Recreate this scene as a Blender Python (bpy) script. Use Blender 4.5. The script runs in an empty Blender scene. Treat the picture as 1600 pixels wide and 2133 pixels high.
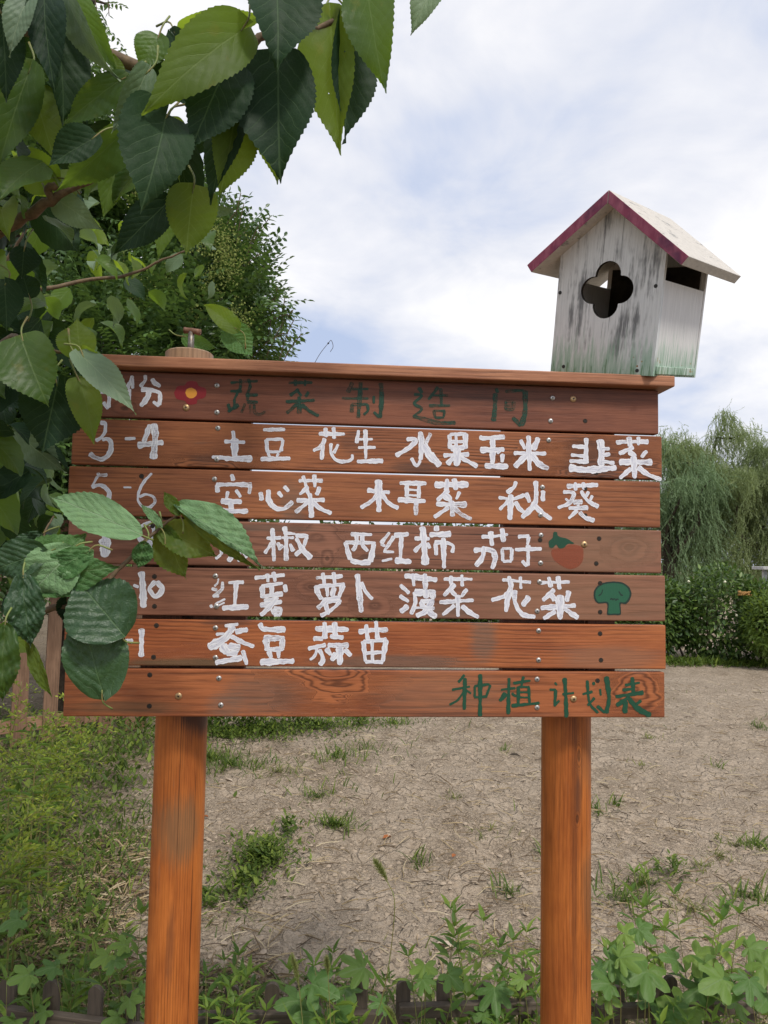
import bpy, bmesh, math, random
import numpy as np
from mathutils import Vector, Matrix
from mathutils.geometry import tessellate_polygon
R = math.radians
# ---------------------------------------------------------------- camera, sky, sun, exposure
scene = bpy.context.scene
COL = scene.collection
EYE = np.array([0., 0., 1.5]); FPX = 1550.0
PITCH, ROLL = R(3.647), R(1.0253)
cF = np.array([0, math.cos(PITCH), math.sin(PITCH)]); _r = np.array([1., 0, 0]); _u = np.cross(_r, cF)
cR = _r*math.cos(ROLL) + _u*math.sin(ROLL); cU = -_r*math.sin(ROLL) + _u*math.cos(ROLL)
cam = bpy.data.cameras.new('camera'); co = bpy.data.objects.new('camera', cam); COL.objects.link(co)
cam.lens = 36*FPX/2133; cam.sensor_width = 36; cam.clip_end = 2000; cam.clip_start = .02
M = Matrix.Identity(4)
for i in range(3):
    M[i][0] = cR[i]; M[i][1] = cU[i]; M[i][2] = -cF[i]; M[i][3] = EYE[i]
co.matrix_world = M
scene.camera = co
SUN_EL, SUN_AZ = R(52), R(150)          # azimuth clockwise from +Y: light comes from the right, a little behind the viewer
world = bpy.data.worlds.new('World'); scene.world = world; world.use_nodes = True
wt = world.node_tree; wt.nodes.clear()


class NT:
    """tiny node helper"""
    def __init__(s, tree): s.t = tree
    def n(s, typ, inp=None, **kw):
        nd = s.t.nodes.new(typ)
        for k, v in kw.items(): setattr(nd, k, v)
        for k, v in (inp or {}).items(): s.set(nd.inputs[k], v)
        return nd
    def set(s, sock, v):
        if isinstance(v, bpy.types.NodeSocket): s.t.links.new(v, sock)
        elif isinstance(v, (tuple, list)) and len(v) == 3 and sock.type == 'RGBA': sock.default_value = (*v, 1)
        else: sock.default_value = v
    def m(s, op, a, b=0., c=0., clamp=False):
        nd = s.n('ShaderNodeMath', operation=op, use_clamp=clamp)
        for i, v in enumerate((a, b, c)): s.set(nd.inputs[i], v)
        return nd.outputs[0]
    def vm(s, op, a, b=(0, 0, 0)):
        nd = s.n('ShaderNodeVectorMath', operation=op)
        s.set(nd.inputs[0], a)
        if op == 'SCALE': s.set(nd.inputs[3], b)
        else: s.set(nd.inputs[1], b)
        return nd.outputs[0]
    def mix(s, f, a, b, bt='MIX'):
        nd = s.n('ShaderNodeMix', data_type='RGBA', blend_type=bt)
        s.set(nd.inputs[0], f); s.set(nd.inputs[6], a); s.set(nd.inputs[7], b)
        return nd.outputs[2]
    def noise(s, vec, scale, detail=3., rough=.5, dist=0.):
        nd = s.n('ShaderNodeTexNoise', {'Scale': scale, 'Detail': detail, 'Roughness': rough, 'Distortion': dist})
        if vec is not None: s.set(nd.inputs['Vector'], vec)
        return nd.outputs[0]
    def ss(s, x, lo, hi):
        nd = s.n('ShaderNodeMapRange', interpolation_type='SMOOTHSTEP')
        s.set(nd.inputs[0], x); s.set(nd.inputs[1], lo); s.set(nd.inputs[2], hi)
        return nd.outputs[0]
    def ramp(s, x, stops):
        nd = s.n('ShaderNodeValToRGB'); cr = nd.color_ramp
        while len(cr.elements) < len(stops): cr.elements.new(.5)
        for e, (p, c) in zip(cr.elements, stops):
            e.position = p; e.color = (*c, 1)
        s.set(nd.inputs[0], x); return nd.outputs[0]
    def sep(s, v):
        nd = s.n('ShaderNodeSeparateXYZ'); s.set(nd.inputs[0], v); return nd.outputs
    def comb(s, x, y, z):
        nd = s.n('ShaderNodeCombineXYZ')
        for i, v in enumerate((x, y, z)): s.set(nd.inputs[i], v)
        return nd.outputs[0]


w = NT(wt)
sky = w.n('ShaderNodeTexSky', sky_type='NISHITA', sun_disc=False, sun_elevation=SUN_EL, sun_rotation=SUN_AZ)
tc = w.n('ShaderNodeTexCoord')
sx = w.sep(tc.outputs['Generated'])
zz = w.m('ADD', w.m('MAXIMUM', sx[2], 0.0), .22)
cv = w.comb(w.m('DIVIDE', sx[0], zz), w.m('DIVIDE', sx[1], zz), 3.7)
big = w.noise(cv, 1.05, 5, .52, .25)
fine = w.noise(w.vm('ADD', cv, (7.3, 2.1, 0)), 3.1, 6, .58, .4)
f = w.m('ADD', w.m('MULTIPLY', big, .72), w.m('MULTIPLY', fine, .28))
cl = w.ramp(f, [(.39, (.42, .50, .68)), (.45, (.55, .60, .73)), (.50, (.68, .70, .77)), (.555, (.80, .80, .83)), (.62, (.93, .92, .93))])
low = w.ss(sx[2], .30, .0)
cl = w.mix(w.m('MULTIPLY', low, .45), cl, (.74, .745, .80))
cl10 = w.vm('SCALE', cl, 10.)
skyc = w.mix(.93, sky.outputs[0], cl10)
bg = w.n('ShaderNodeBackground', {'Color': skyc, 'Strength': .1})
wo = w.n('ShaderNodeOutputWorld'); wt.links.new(bg.outputs[0], wo.inputs[0])
sd = bpy.data.lights.new('sun', 'SUN'); sd.energy = 2.0; sd.angle = R(9); sd.color = (1, .95, .87)
so = bpy.data.objects.new('sun', sd); COL.objects.link(so)
sdir = Vector((math.sin(SUN_AZ)*math.cos(SUN_EL), math.cos(SUN_AZ)*math.cos(SUN_EL), math.sin(SUN_EL)))
so.rotation_euler = sdir.to_track_quat('Z', 'Y').to_euler()
scene.view_settings.view_transform = 'Standard'; scene.view_settings.look = 'None'
scene.view_settings.exposure = 0.32; scene.view_settings.gamma = 1.0
scene.view_settings.use_curve_mapping = False
scene.render.resolution_x = 768; scene.render.resolution_y = 1024

# ---------------------------------------------------------------- geometry helpers
def ray(px, py):
    return cF + cR*((px-800)/FPX) - cU*((py-1066.5)/FPX)
def at(px, py, Y):                      # the point seen at (px, py), Y metres ahead
    d = ray(px, py); return EYE + d*(Y/d[1])
def ground_at(px, py):
    d = ray(px, py); return EYE + d*(-1.5/d[2])
PSI = R(4.305); BD = 1.55
bX = np.array([math.cos(PSI), math.sin(PSI), 0]); bN = np.array([-math.sin(PSI), math.cos(PSI), 0])
def board_xz(px, py, off=0.):           # the same, on the face of the notice board (local x, height)
    d = ray(px, py); P = d*(((BD+off)*math.cos(PSI))/(d@bN)); return P@bX, P[2]+1.5
BORG = bN*BD*math.cos(PSI)

def mesh(name, V, F, mats=(), uv=None, attr=None, smooth=False, mi=None):
    me = bpy.data.meshes.new(name)
    V = np.asarray(V, dtype=np.float32)
    if isinstance(F, np.ndarray):
        nf, k = F.shape
        me.vertices.add(len(V)); me.vertices.foreach_set('co', V.ravel())
        me.loops.add(nf*k); me.loops.foreach_set('vertex_index', F.astype(np.int32).ravel())
        me.polygons.add(nf); me.polygons.foreach_set('loop_start', np.arange(0, nf*k, k, dtype=np.int32))
        me.update(calc_edges=True)
    else:
        me.from_pydata(V.tolist(), [], F)
    if uv is not None:
        l = me.uv_layers.new(name='UVMap'); li = np.empty(len(me.loops), dtype=np.int32)
        me.loops.foreach_get('vertex_index', li)
        l.data.foreach_set('uv', np.asarray(uv, dtype=np.float32)[li].ravel())
    if attr is not None:
        a = me.attributes.new('rnd', 'FLOAT', 'POINT'); a.data.foreach_set('value', np.asarray(attr, dtype=np.float32))
    for m_ in mats: me.materials.append(m_)
    if mi is not None: me.polygons.foreach_set('material_index', np.asarray(mi, dtype=np.int32))
    if smooth: me.polygons.foreach_set('use_smooth', np.ones(len(me.polygons), dtype=bool))
    me.validate(); me.update()
    return me
def obj(name, me, parent=None, loc=(0, 0, 0), rot=None):
    o = bpy.data.objects.new(name, me); COL.objects.link(o)
    if parent is not None: o.parent = parent
    o.location = loc
    if rot is not None: o.rotation_euler = rot
    return o
def tag(o, label=None, cat=None, group=None, kind=None):
    if label: o['label'] = label
    if cat: o['category'] = cat
    if group: o['group'] = group
    if kind: o['kind'] = kind
    return o
def thing(name, loc, label, cat, group=None, rz=0):
    o = bpy.data.objects.new(name, None); COL.objects.link(o); o.location = loc; o.rotation_euler = (0, 0, rz)
    o.empty_display_size = .1
    return tag(o, label, cat, group)
def bmesh_obj(name, bm, mats, parent=None, loc=(0, 0, 0), smooth=False):
    me = bpy.data.meshes.new(name); bm.normal_update(); bm.to_mesh(me); bm.free()
    for m_ in mats: me.materials.append(m_)
    if smooth:
        for p in me.polygons: p.use_smooth = True
    return obj(name, me, parent, loc)
def box_bm(x0, x1, y0, y1, z0, z1, bev=0.0, seg=2, jit=0., rng=None):
    bm = bmesh.new()
    vs = [bm.verts.new((x, y, z)) for x in (x0, x1) for y in (y0, y1) for z in (z0, z1)]
    if jit:
        for v in vs: v.co += Vector([rng.uniform(-jit, jit) for _ in range(3)])
    for q in ((0, 1, 3, 2), (4, 6, 7, 5), (0, 4, 5, 1), (2, 3, 7, 6), (0, 2, 6, 4), (1, 5, 7, 3)):
        bm.faces.new([vs[i] for i in q])
    bmesh.ops.recalc_face_normals(bm, faces=bm.faces)
    if bev: bmesh.ops.bevel(bm, geom=bm.edges[:], offset=bev, segments=seg, profile=.5, affect='EDGES')
    return bm
def tube_arrays(pts, rad, n=8, caps=True):
    P = np.asarray(pts, float); k = len(P)
    rad = np.broadcast_to(np.asarray(rad, float), (k,))
    T = np.gradient(P, axis=0); T /= np.linalg.norm(T, axis=1)[:, None]+1e-12
    up = np.array([0, 0, 1.]) if abs(T[0][2]) < .9 else np.array([1., 0, 0])
    V = []; a = np.linspace(0, 2*math.pi, n, endpoint=False)
    X = np.cross(T[0], up); X /= np.linalg.norm(X)
    for i in range(k):
        X = X - T[i]*(X@T[i]); X /= np.linalg.norm(X)+1e-12; Yv = np.cross(T[i], X)
        V.append(P[i] + rad[i]*(np.cos(a)[:, None]*X + np.sin(a)[:, None]*Yv))
    V = np.concatenate(V); F = []
    for i in range(k-1):
        for j in range(n):
            j2 = (j+1) % n
            F.append((i*n+j, i*n+j2, (i+1)*n+j2, (i+1)*n+j))
    if caps:
        F.append(tuple(range(n))[::-1]); F.append(tuple((k-1)*n+j for j in range(n)))
    return V, F
def curve_pts(ctrl, n):
    """Catmull-Rom through control points"""
    C = np.asarray(ctrl, float); C = np.vstack([2*C[0]-C[1], C, 2*C[-1]-C[-2]])
    out = []; segs = len(C)-3
    for t in np.linspace(0, segs-1e-6, n):
        i = int(t); u = t-i; p0, p1, p2, p3 = C[i:i+4]
        out.append(.5*((2*p1)+(-p0+p2)*u+(2*p0-5*p1+4*p2-p3)*u*u+(-p0+3*p1-3*p2+p3)*u**3))
    return np.array(out)
class Multi:
    """collects arrays into one mesh"""
    def __init__(s): s.V = []; s.F = []; s.n = 0; s.M = []
    def add(s, V, F, m=0):
        s.V.append(np.asarray(V)); s.F += [tuple(i+s.n for i in f) for f in F]; s.M += [m]*len(F); s.n += len(V)
    def tube(s, pts, rad, n=6, m=0): s.add(*tube_arrays(pts, rad, n), m)
    def build(s, name, mats, smooth=True): return mesh(name, np.concatenate(s.V), s.F, mats, smooth=smooth, mi=s.M)
def rot_frames(Yd, Nd):
    """orthonormal frames from leaf direction and approximate normal: returns X, Y, Z arrays"""
    Y = Yd/(np.linalg.norm(Yd, axis=1)[:, None]+1e-9)
    Z = Nd - Y*(Nd*Y).sum(1)[:, None]; Z /= np.linalg.norm(Z, axis=1)[:, None]+1e-9
    return np.cross(Y, Z), Y, Z
def scatter(TV, TF, pos, Yd, Nd, scale, rnd=None):
    """copies of template (verts TV, quads/tris TF) at frames; returns V, F, rnd arrays"""
    X, Y, Z = rot_frames(Yd, Nd); TV = np.asarray(TV, float); n = len(pos); sc = np.broadcast_to(np.asarray(scale, float), (n,))[:, None, None]
    V = pos[:, None, :] + sc*(TV[None, :, 0:1]*X[:, None, :] + TV[None, :, 1:2]*Y[:, None, :] + TV[None, :, 2:3]*Z[:, None, :])
    F = (np.asarray(TF)[None] + (np.arange(n)*len(TV))[:, None, None]).reshape(-1, len(TF[0]))
    if rnd is None: rnd = np.random.RandomState(1).rand(n)
    return V.reshape(-1, 3), F, np.repeat(rnd, len(TV))
def unit(a): return a/(np.linalg.norm(a, axis=-1, keepdims=True)+1e-9)
def vnoise(x, y, seed, scale):
    """2D value noise, numpy"""
    r = np.random.RandomState(seed); T = r.rand(256, 256)
    x = np.asarray(x)*scale; y = np.asarray(y)*scale
    xi = np.floor(x).astype(int); yi = np.floor(y).astype(int); u = x-xi; v = y-yi
    u = u*u*(3-2*u); v = v*v*(3-2*v)
    g = lambda a, b: T[a % 256, b % 256]
    return (g(xi, yi)*(1-u)+g(xi+1, yi)*u)*(1-v)+(g(xi, yi+1)*(1-u)+g(xi+1, yi+1)*u)*v
def fbm(x, y, seed, scale, oct=4):
    s = 0; a = 1; t = 0
    for i in range(oct):
        s = s+a*vnoise(x, y, seed+i, scale*2**i); t += a; a *= .5
    return s/t
# ---------------------------------------------------------------- materials
def new_mat(name):
    m = bpy.data.materials.new(name); m.use_nodes = True; m.node_tree.nodes.clear()
    return m, NT(m.node_tree)
def finish(m, t, shader):
    o = t.n('ShaderNodeOutputMaterial'); t.t.links.new(shader, o.inputs[0]); return m
def principled(t, col, rough=.6, spec=.5, bump=None, bs=.3, bd=.01, metal=0.):
    p = t.n('ShaderNodeBsdfPrincipled', {'Roughness': rough, 'Specular IOR Level': spec, 'Metallic': metal})
    t.set(p.inputs['Base Color'], col)
    if bump is not None:
        b = t.n('ShaderNodeBump', {'Strength': bs, 'Distance': bd}); t.set(b.inputs['Height'], bump)
        t.t.links.new(b.outputs[0], p.inputs['Normal'])
    return p
def wood(name, dark, light, seed=0., axis='X', freq=230., warp=.02, knots=(), smudges_shade=(), contrast=.8, tint=None, rough=.5, grey=0., dirt_z=None):
    m, t = new_mat(name)
    c = t.n('ShaderNodeTexCoord').outputs['Object']; x, y, z = t.sep(c)
    u, v = (x, z) if axis == 'X' else (z, x)
    if axis == 'Z': v = t.m('ADD', x, t.m('MULTIPLY', y, .6))
    base = t.comb(t.m('ADD', t.m('MULTIPLY', u, 1.), seed*3.1), t.m('ADD', t.m('MULTIPLY', v, 5.), seed), t.m('MULTIPLY', y, 5.))
    n1 = t.noise(base, 2.2, 3, .5)
    n2 = t.noise(t.vm('ADD', base, (11, 3, 0)), 9., 2, .5)
    g = t.m('ADD', v, t.m('ADD', t.m('MULTIPLY', t.m('SUBTRACT', n1, .5), warp*3.2), t.m('MULTIPLY', t.m('SUBTRACT', n2, .5), warp*.35)))
    core = None; kall = None
    for (ku, kv, kr, kc, el) in knots:
        du = t.m('MULTIPLY', t.m('SUBTRACT', u, ku), el); dv = t.m('SUBTRACT', v, kv)
        d = t.m('SQRT', t.m('ADD', t.m('MULTIPLY', du, du), t.m('MULTIPLY', dv, dv)))
        d = t.m('ADD', d, t.m('MULTIPLY', t.m('ADD', t.m('SUBTRACT', n2, .5), t.m('MULTIPLY', t.m('SUBTRACT', n1, .5), 1.2)), kr*.45))
        k = t.ss(d, kr, kr*.55)
        g = t.m('ADD', t.m('MULTIPLY', g, t.m('SUBTRACT', 1., k)), t.m('MULTIPLY', d, k))
        cc = t.ss(d, kc, kc*.6); kall = k if kall is None else t.m('MAXIMUM', kall, k)
        core = cc if core is None else t.m('MAXIMUM', core, cc)
    s = t.m('SINE', t.m('MULTIPLY', t.m('ADD', g, seed*.013), freq*2.6))
    s = t.m('MULTIPLY_ADD', s, .5, .5)
    s = t.m('POWER', s, 2.2)
    lowv = t.noise(t.comb(t.m('MULTIPLY', u, 2.2), t.m('MULTIPLY', v, 9.), seed), 1.6, 3, .6)
    amp = t.m('MULTIPLY', t.ss(lowv, .30, .72), contrast)
    if kall is not None: amp = t.m('MAXIMUM', amp, t.m('MULTIPLY', kall, contrast*.85))
    fib = t.noise(t.comb(t.m('MULTIPLY', u, 14.), t.m('MULTIPLY', v, 420.), t.m('MULTIPLY', y, 420.)), 1., 3, .6)
    blot = t.noise(t.comb(t.m('MULTIPLY', u, 3.), t.m('MULTIPLY', v, 12.), seed*2+4.), 1.5, 4, .65)
    col = t.mix(t.ss(blot, .28, .72), dark, light)
    dk = tuple(a*.22 for a in dark)
    col = t.mix(t.m('MULTIPLY', s, amp), col, dk)
    col = t.mix(t.m('MULTIPLY', t.ss(fib, .42, .8), .28), col, tuple(min(1, a*1.5+.02) for a in light))
    col = t.mix(t.m('MULTIPLY', t.ss(fib, .5, .2), .30), col, tuple(a*.3 for a in dark))
    wear = t.noise(t.comb(t.m('MULTIPLY', u, 9.), t.m('MULTIPLY', v, 70.), seed+9.), 1., 4, .7)
    col = t.mix(t.m('MULTIPLY', t.ss(wear, .60, .78), .20+grey), col, (.20, .165, .125))
    if grey: col = t.mix(grey, col, (.12, .10, .08))
    if core is not None: col = t.mix(t.m('MULTIPLY', core, .55), col, (.035, .014, .007))
    for (ku, kv, ru, rv, cc, al) in smudges_shade:
        du = t.m('DIVIDE', t.m('SUBTRACT', u, ku), ru); dv = t.m('DIVIDE', t.m('SUBTRACT', v, kv), rv)
        d = t.m('SQRT', t.m('ADD', t.m('MULTIPLY', du, du), t.m('MULTIPLY', dv, dv)))
        d = t.m('ADD', d, t.m('MULTIPLY', t.m('SUBTRACT', blot, .5), 1.1))
        d = t.m('ADD', d, t.m('MULTIPLY', t.m('SUBTRACT', fib, .5), .8))
        col = t.mix(t.m('MULTIPLY', t.ss(d, 1.25, .45), al), col, cc)
    # raised grime along plank edges
    h = t.m('ADD', t.m('MULTIPLY', s, t.m('MULTIPLY', amp, -.6)), t.m('MULTIPLY', fib, .7))
    if core is not None: h = t.m('ADD', h, t.m('MULTIPLY', core, -.5))
    rg = t.m('MULTIPLY_ADD', blot, .25, rough-.12)
    p = principled(t, col, rg, .35, h, .55, .0012)
    return finish(m, t, p.outputs[0])
def leaf_mat(name, top, young, transl=.4, tcol=(.20, .34, .03), rough=.42, spec=.5, veins=True, mottled=0., attr=False, veincol=None, sick=0.):
    m, t = new_mat(name)
    oi = t.n('ShaderNodeObjectInfo').outputs['Random']
    if attr: rnd = t.n('ShaderNodeAttribute', attribute_name='rnd').outputs['Fac']
    else: rnd = oi
    col = t.mix(t.m('POWER', rnd, 1.6), top, young); h = None
    tcl = t.mix(rnd, tuple(a*.75 for a in tcol), tcol)
    if veins:
        uvn = t.n('ShaderNodeTexCoord').outputs['UV']; x, y, _ = t.sep(uvn)
        wob = t.noise(t.comb(t.m('MULTIPLY', x, 5.), t.m('MULTIPLY', y, 6.), t.m('MULTIPLY', rnd, 7.)), 1., 2, .5); y = t.m('ADD', y, t.m('MULTIPLY', t.m('SUBTRACT', wob, .5), .10)); x = t.m('ADD', x, t.m('MULTIPLY', t.m('SUBTRACT', wob, .5), .015))
        ax = t.m('ABSOLUTE', t.m('SUBTRACT', x, .5))
        vp = t.m('SUBTRACT', y, t.m('MULTIPLY', ax, .95))
        fr = t.m('FRACT', t.m('MULTIPLY', vp, 7.))
        sd_ = t.m('ABSOLUTE', t.m('SUBTRACT', fr, .5))
        side = t.m('MULTIPLY', t.ss(sd_, .06, .015), t.ss(ax, .5, .1))
        mid = t.ss(ax, .016, .006)
        ve = t.m('MAXIMUM', mid, t.m('MULTIPLY', side, .75))
        uvw = t.comb(t.m('MULTIPLY', x, 22.), t.m('MULTIPLY', y, 30.), rnd)
        vo = t.n('ShaderNodeTexVoronoi', {'Scale': 1.2}, feature='DISTANCE_TO_EDGE'); t.set(vo.inputs['Vector'], uvw)
        net = t.ss(vo.outputs[0], .10, .0)
        ve2 = t.m('MAXIMUM', ve, t.m('MULTIPLY', net, .22))
        vc = veincol or tuple(min(1, a*1.7+.02) for a in young)
        col = t.mix(t.m('MULTIPLY', ve2, .6), col, vc)
        tcl = t.mix(t.m('MULTIPLY', ve2, .55), tcl, tuple(a*.75+.02 for a in tcol))
        bul = t.ss(sd_, .06, .45)
        nn = t.noise(uvw, 1.1, 3, .6)
        h = t.m('ADD', t.m('MULTIPLY', bul, .45), t.m('ADD', t.m('MULTIPLY', nn, .8+mottled), t.m('MULTIPLY', ve, -.6)))
        if mottled:
            mo = t.noise(t.comb(t.m('MULTIPLY', x, 9.), t.m('MULTIPLY', y, 13.), t.m('MULTIPLY', rnd, 9.)), 1., 4, .65)
            col = t.mix(t.m('MULTIPLY', t.ss(mo, .46, .72), mottled*.7), col, (.22, .37, .14))
    bl = t.noise(t.n('ShaderNodeTexCoord').outputs['Object'], 22., 3, .6)
    col = t.mix(t.m('MULTIPLY', t.ss(bl, .55, .8), .25), col, tuple(a*.5 for a in top))
    if sick: col = t.mix(t.m('MULTIPLY', t.ss(bl, .60, .70), sick), col, (.30, .22, .04))
    p = principled(t, col, rough, spec, h, .4 if not mottled else .6, .0014 if not mottled else .0028)
    tr = t.n('ShaderNodeBsdfTranslucent'); t.set(tr.inputs[0], tcl)
    mx = t.n('ShaderNodeMixShader', {0: transl}); t.t.links.new(p.outputs[0], mx.inputs[1]); t.t.links.new(tr.outputs[0], mx.inputs[2])
    if veins and sick:      # insect holes
        hn = t.noise(t.comb(t.m('MULTIPLY', x, 11.), t.m('MULTIPLY', y, 15.), t.m('MULTIPLY', rnd, 31.)), 1., 3, .5)
        m2 = t.n('ShaderNodeMixShader'); t.set(m2.inputs[0], t.ss(hn, .755, .762)); t.t.links.new(mx.outputs[0], m2.inputs[1]); t.t.links.new(t.n('ShaderNodeBsdfTransparent').outputs[0], m2.inputs[2]); mx = m2
    return finish(m, t, mx.outputs[0])
def plain(name, col, col2=None, rough=.6, spec=.4, scale=30., metal=0., bs=.2, bd=.002):
    m, t = new_mat(name); n = t.noise(t.n('ShaderNodeTexCoord').outputs['Object'], scale, 4, .6)
    c = t.mix(t.ss(n, .3, .7), col, col2 or tuple(a*.7 for a in col))
    return finish(m, t, principled(t, c, rough, spec, n, bs, bd, metal).outputs[0])
# ---------------------------------------------------------------- ground
def ground_material():
    m, t = new_mat('dry cracked earth')
    c = t.n('ShaderNodeTexCoord').outputs['Object']
    big = t.noise(c, .55, 4, .6); mid = t.noise(c, 3.2, 5, .65); fin = t.noise(c, 38., 4, .7); vf = t.noise(c, 160., 2, .6)
    wv = t.vm('ADD', c, t.vm('SCALE', t.comb(t.noise(c, 9., 3), t.noise(t.vm('ADD', c, (5, 9, 1)), 9., 3), 0.), .10))
    vo = t.n('ShaderNodeTexVoronoi', {'Scale': 11.}, feature='DISTANCE_TO_EDGE'); t.set(vo.inputs['Vector'], wv)
    vo2 = t.n('ShaderNodeTexVoronoi', {'Scale': 45.}, feature='DISTANCE_TO_EDGE'); t.set(vo2.inputs['Vector'], wv)
    sel = t.ss(mid, .42, .62)
    crack = t.m('MULTIPLY', t.ss(vo.outputs[0], .055, .0), sel)
    crack2 = t.m('MULTIPLY', t.ss(vo2.outputs[0], .06, .0), t.ss(mid, .56, .44))
    col = t.ramp(mid, [(.3, (.275, .205, .138)), (.5, (.415, .325, .232)), (.7, (.53, .43, .322))])
    col = t.mix(t.ss(big, .35, .7), col, (.49, .395, .295))
    col = t.mix(t.m('MULTIPLY', t.ss(fin, .5, .72), .55), col, (.62, .515, .395))
    col = t.mix(t.m('MULTIPLY', t.ss(fin, .46, .30), .75), col, (.17, .13, .098))
    col = t.mix(t.m('MULTIPLY', crack, .16), col, (.05, .036, .026))
    col = t.mix(t.m('MULTIPLY', crack2, .10), col, (.06, .043, .031))
    h = t.m('ADD', t.m('MULTIPLY', fin, 1.1), t.m('ADD', t.m('MULTIPLY', vf, .35), t.m('MULTIPLY', t.m('ADD', crack, t.m('MULTIPLY', crack2, .4)), -.6)))
    x, y, z = t.sep(c)
    # darker litter and soil on the left and towards the foreground
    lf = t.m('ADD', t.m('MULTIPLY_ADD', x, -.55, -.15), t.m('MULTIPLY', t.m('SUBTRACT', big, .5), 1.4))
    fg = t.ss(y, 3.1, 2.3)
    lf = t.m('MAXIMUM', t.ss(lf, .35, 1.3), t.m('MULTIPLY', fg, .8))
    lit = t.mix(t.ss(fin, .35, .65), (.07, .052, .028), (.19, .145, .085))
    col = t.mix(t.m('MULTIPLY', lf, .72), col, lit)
    return finish(m, t, principled(t, col, .95, .15, h, 1., .03).outputs[0])
def axis_pts(lo, f0, f1, hi, step, grow):
    a = list(np.arange(f0, f1, step)); s = step; x = a[-1]
    while x < hi: s *= grow; x += s; a.append(x)
    s = step; x = a[0]; b = []
    while x > lo: s *= grow; x -= s; b.append(x)
    return np.array(b[::-1]+a)
def ground_z(x, y):
    z = (fbm(x, y, 3, .9, 3)-.5)*.06 + (fbm(x, y, 8, 5., 5)-.5)*.075 + np.abs(fbm(x, y, 12, 17., 3)-.5)*.055
    return z*np.clip((30-np.abs(y))/20, .1, 1)
gx = axis_pts(-220, -3.2, 3.6, 220, .02, 1.16); gy = axis_pts(-40, 2.0, 7.5, 420, .02, 1.09)
GX, GY = np.meshgrid(gx, gy); GZ = ground_z(GX, GY)
nx, ny = len(gx), len(gy)
idx = np.arange(nx*ny).reshape(ny, nx)
GF = np.stack([idx[:-1, :-1].ravel(), idx[:-1, 1:].ravel(), idx[1:, 1:].ravel(), idx[1:, :-1].ravel()], 1)
ground = obj('ground', mesh('ground', np.stack([GX.ravel(), GY.ravel(), GZ.ravel()], 1), GF, [ground_material()], smooth=True))
tag(ground, 'dry bare crusted earth of an empty vegetable bed', kind='structure')

rs = np.random.RandomState(7)
def zg(P):
    P = np.array(P, float); P[:, 2] = ground_z(P[:, 0], P[:, 1]); return P
def sample_view(n, y0=2.1, y1=11., xl=-.62, xr=.60, powr=1.):
    """random ground points; denser near the viewer"""
    u = rs.rand(n); y = y0*(y1/y0)**(u**powr); x = y*(xl+(xr-xl)*rs.rand(n)); return np.stack([x, y, np.zeros(n)], 1)
# clods: low lumps of crust
TVc = np.array([(-1, -.6, 0), (-.3, -1, 0), (.8, -.7, 0), (1, .3, 0), (.2, 1, 0), (-.8, .6, 0), (-.4, -.2, .62), (.4, .1, .5)])
TFc = np.array([(0, 1, 6), (1, 2, 7), (1, 7, 6), (2, 3, 7), (3, 4, 7), (4, 5, 6), (4, 6, 7), (5, 0, 6)])
def clod_mat():
    m, t = new_mat('crumbled earth'); r = t.n('ShaderNodeAttribute', attribute_name='rnd').outputs['Fac']
    n = t.noise(t.n('ShaderNodeTexCoord').outputs['Object'], 60., 3, .6)
    c = t.mix(r, (.31, .24, .17), (.43, .34, .25)); c = t.mix(t.ss(n, .4, .7), c, (.36, .295, .225))
    return finish(m, t, principled(t, c, .95, .1, n, .6, .006).outputs[0])
P = zg(sample_view(26000, 2.1, 11)); n = len(P); P = P[rs.rand(n) < .6]; n = len(P); P = P[(P[:, 0] > -.2*P[:, 1]-.3*rs.rand(n)*P[:, 1])]; n = len(P)
a = rs.rand(n)*6.283; Yd = np.stack([np.cos(a), np.sin(a), .3*(rs.rand(n)-.5)], 1)
Nd = np.stack([.5*(rs.rand(n)-.5), .5*(rs.rand(n)-.5), np.ones(n)], 1)
V, F, A = scatter(TVc, TFc, P, Yd, Nd, .004+.013*rs.rand(n)**2.6, rs.rand(n))
tag(obj('earth_clods', mesh('earth_clods', V, F, [clod_mat()], attr=A)), 'small grey brown clods scattered over the dry bed', kind='stuff')
# straw and dead stalks
def straw_mat():
    m, t = new_mat('dead straw'); r = t.n('ShaderNodeAttribute', attribute_name='rnd').outputs['Fac']
    c = t.ramp(r, [(0, (.06, .04, .025)), (.45, (.20, .14, .075)), (.8, (.38, .29, .16)), (1, (.50, .42, .28))])
    return finish(m, t, principled(t, c, .8, .2).outputs[0])
STRAW = straw_mat()
TVs = np.array([(-.02, 0, 0), (.02, 0, 0), (-.02, .35, .05), (.02, .35, .05), (.03, .7, .04), (.07, .7, .04), (.12, 1, 0), (.14, 1, 0), (0, 0, .03), (0, .35, .08), (.05, .7, .07), (.13, 1, .02)])
TFs = np.array([(0, 8, 9, 2), (8, 1, 3, 9), (2, 9, 10, 4), (9, 3, 5, 10), (4, 10, 11, 6), (10, 5, 7, 11)])
def straws(n, P, smin, smax, seed, name, label, rexp=2.2):
    r = np.random.RandomState(seed); P = zg(P); P[:, 2] += .006; n = len(P)
    a = r.rand(n)*6.283; Yd = np.stack([np.cos(a), np.sin(a), .35*(r.rand(n)-.45)], 1)
    Nd = np.stack([.4*(r.rand(n)-.5), .4*(r.rand(n)-.5), np.ones(n)], 1)
    V, F, A = scatter(TVs, TFs, P, Yd, Nd, smin+(smax-smin)*r.rand(n)**rexp, r.rand(n))
    return tag(obj(name, mesh(name, V, F, [STRAW], attr=A)), label, kind='stuff')
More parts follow.
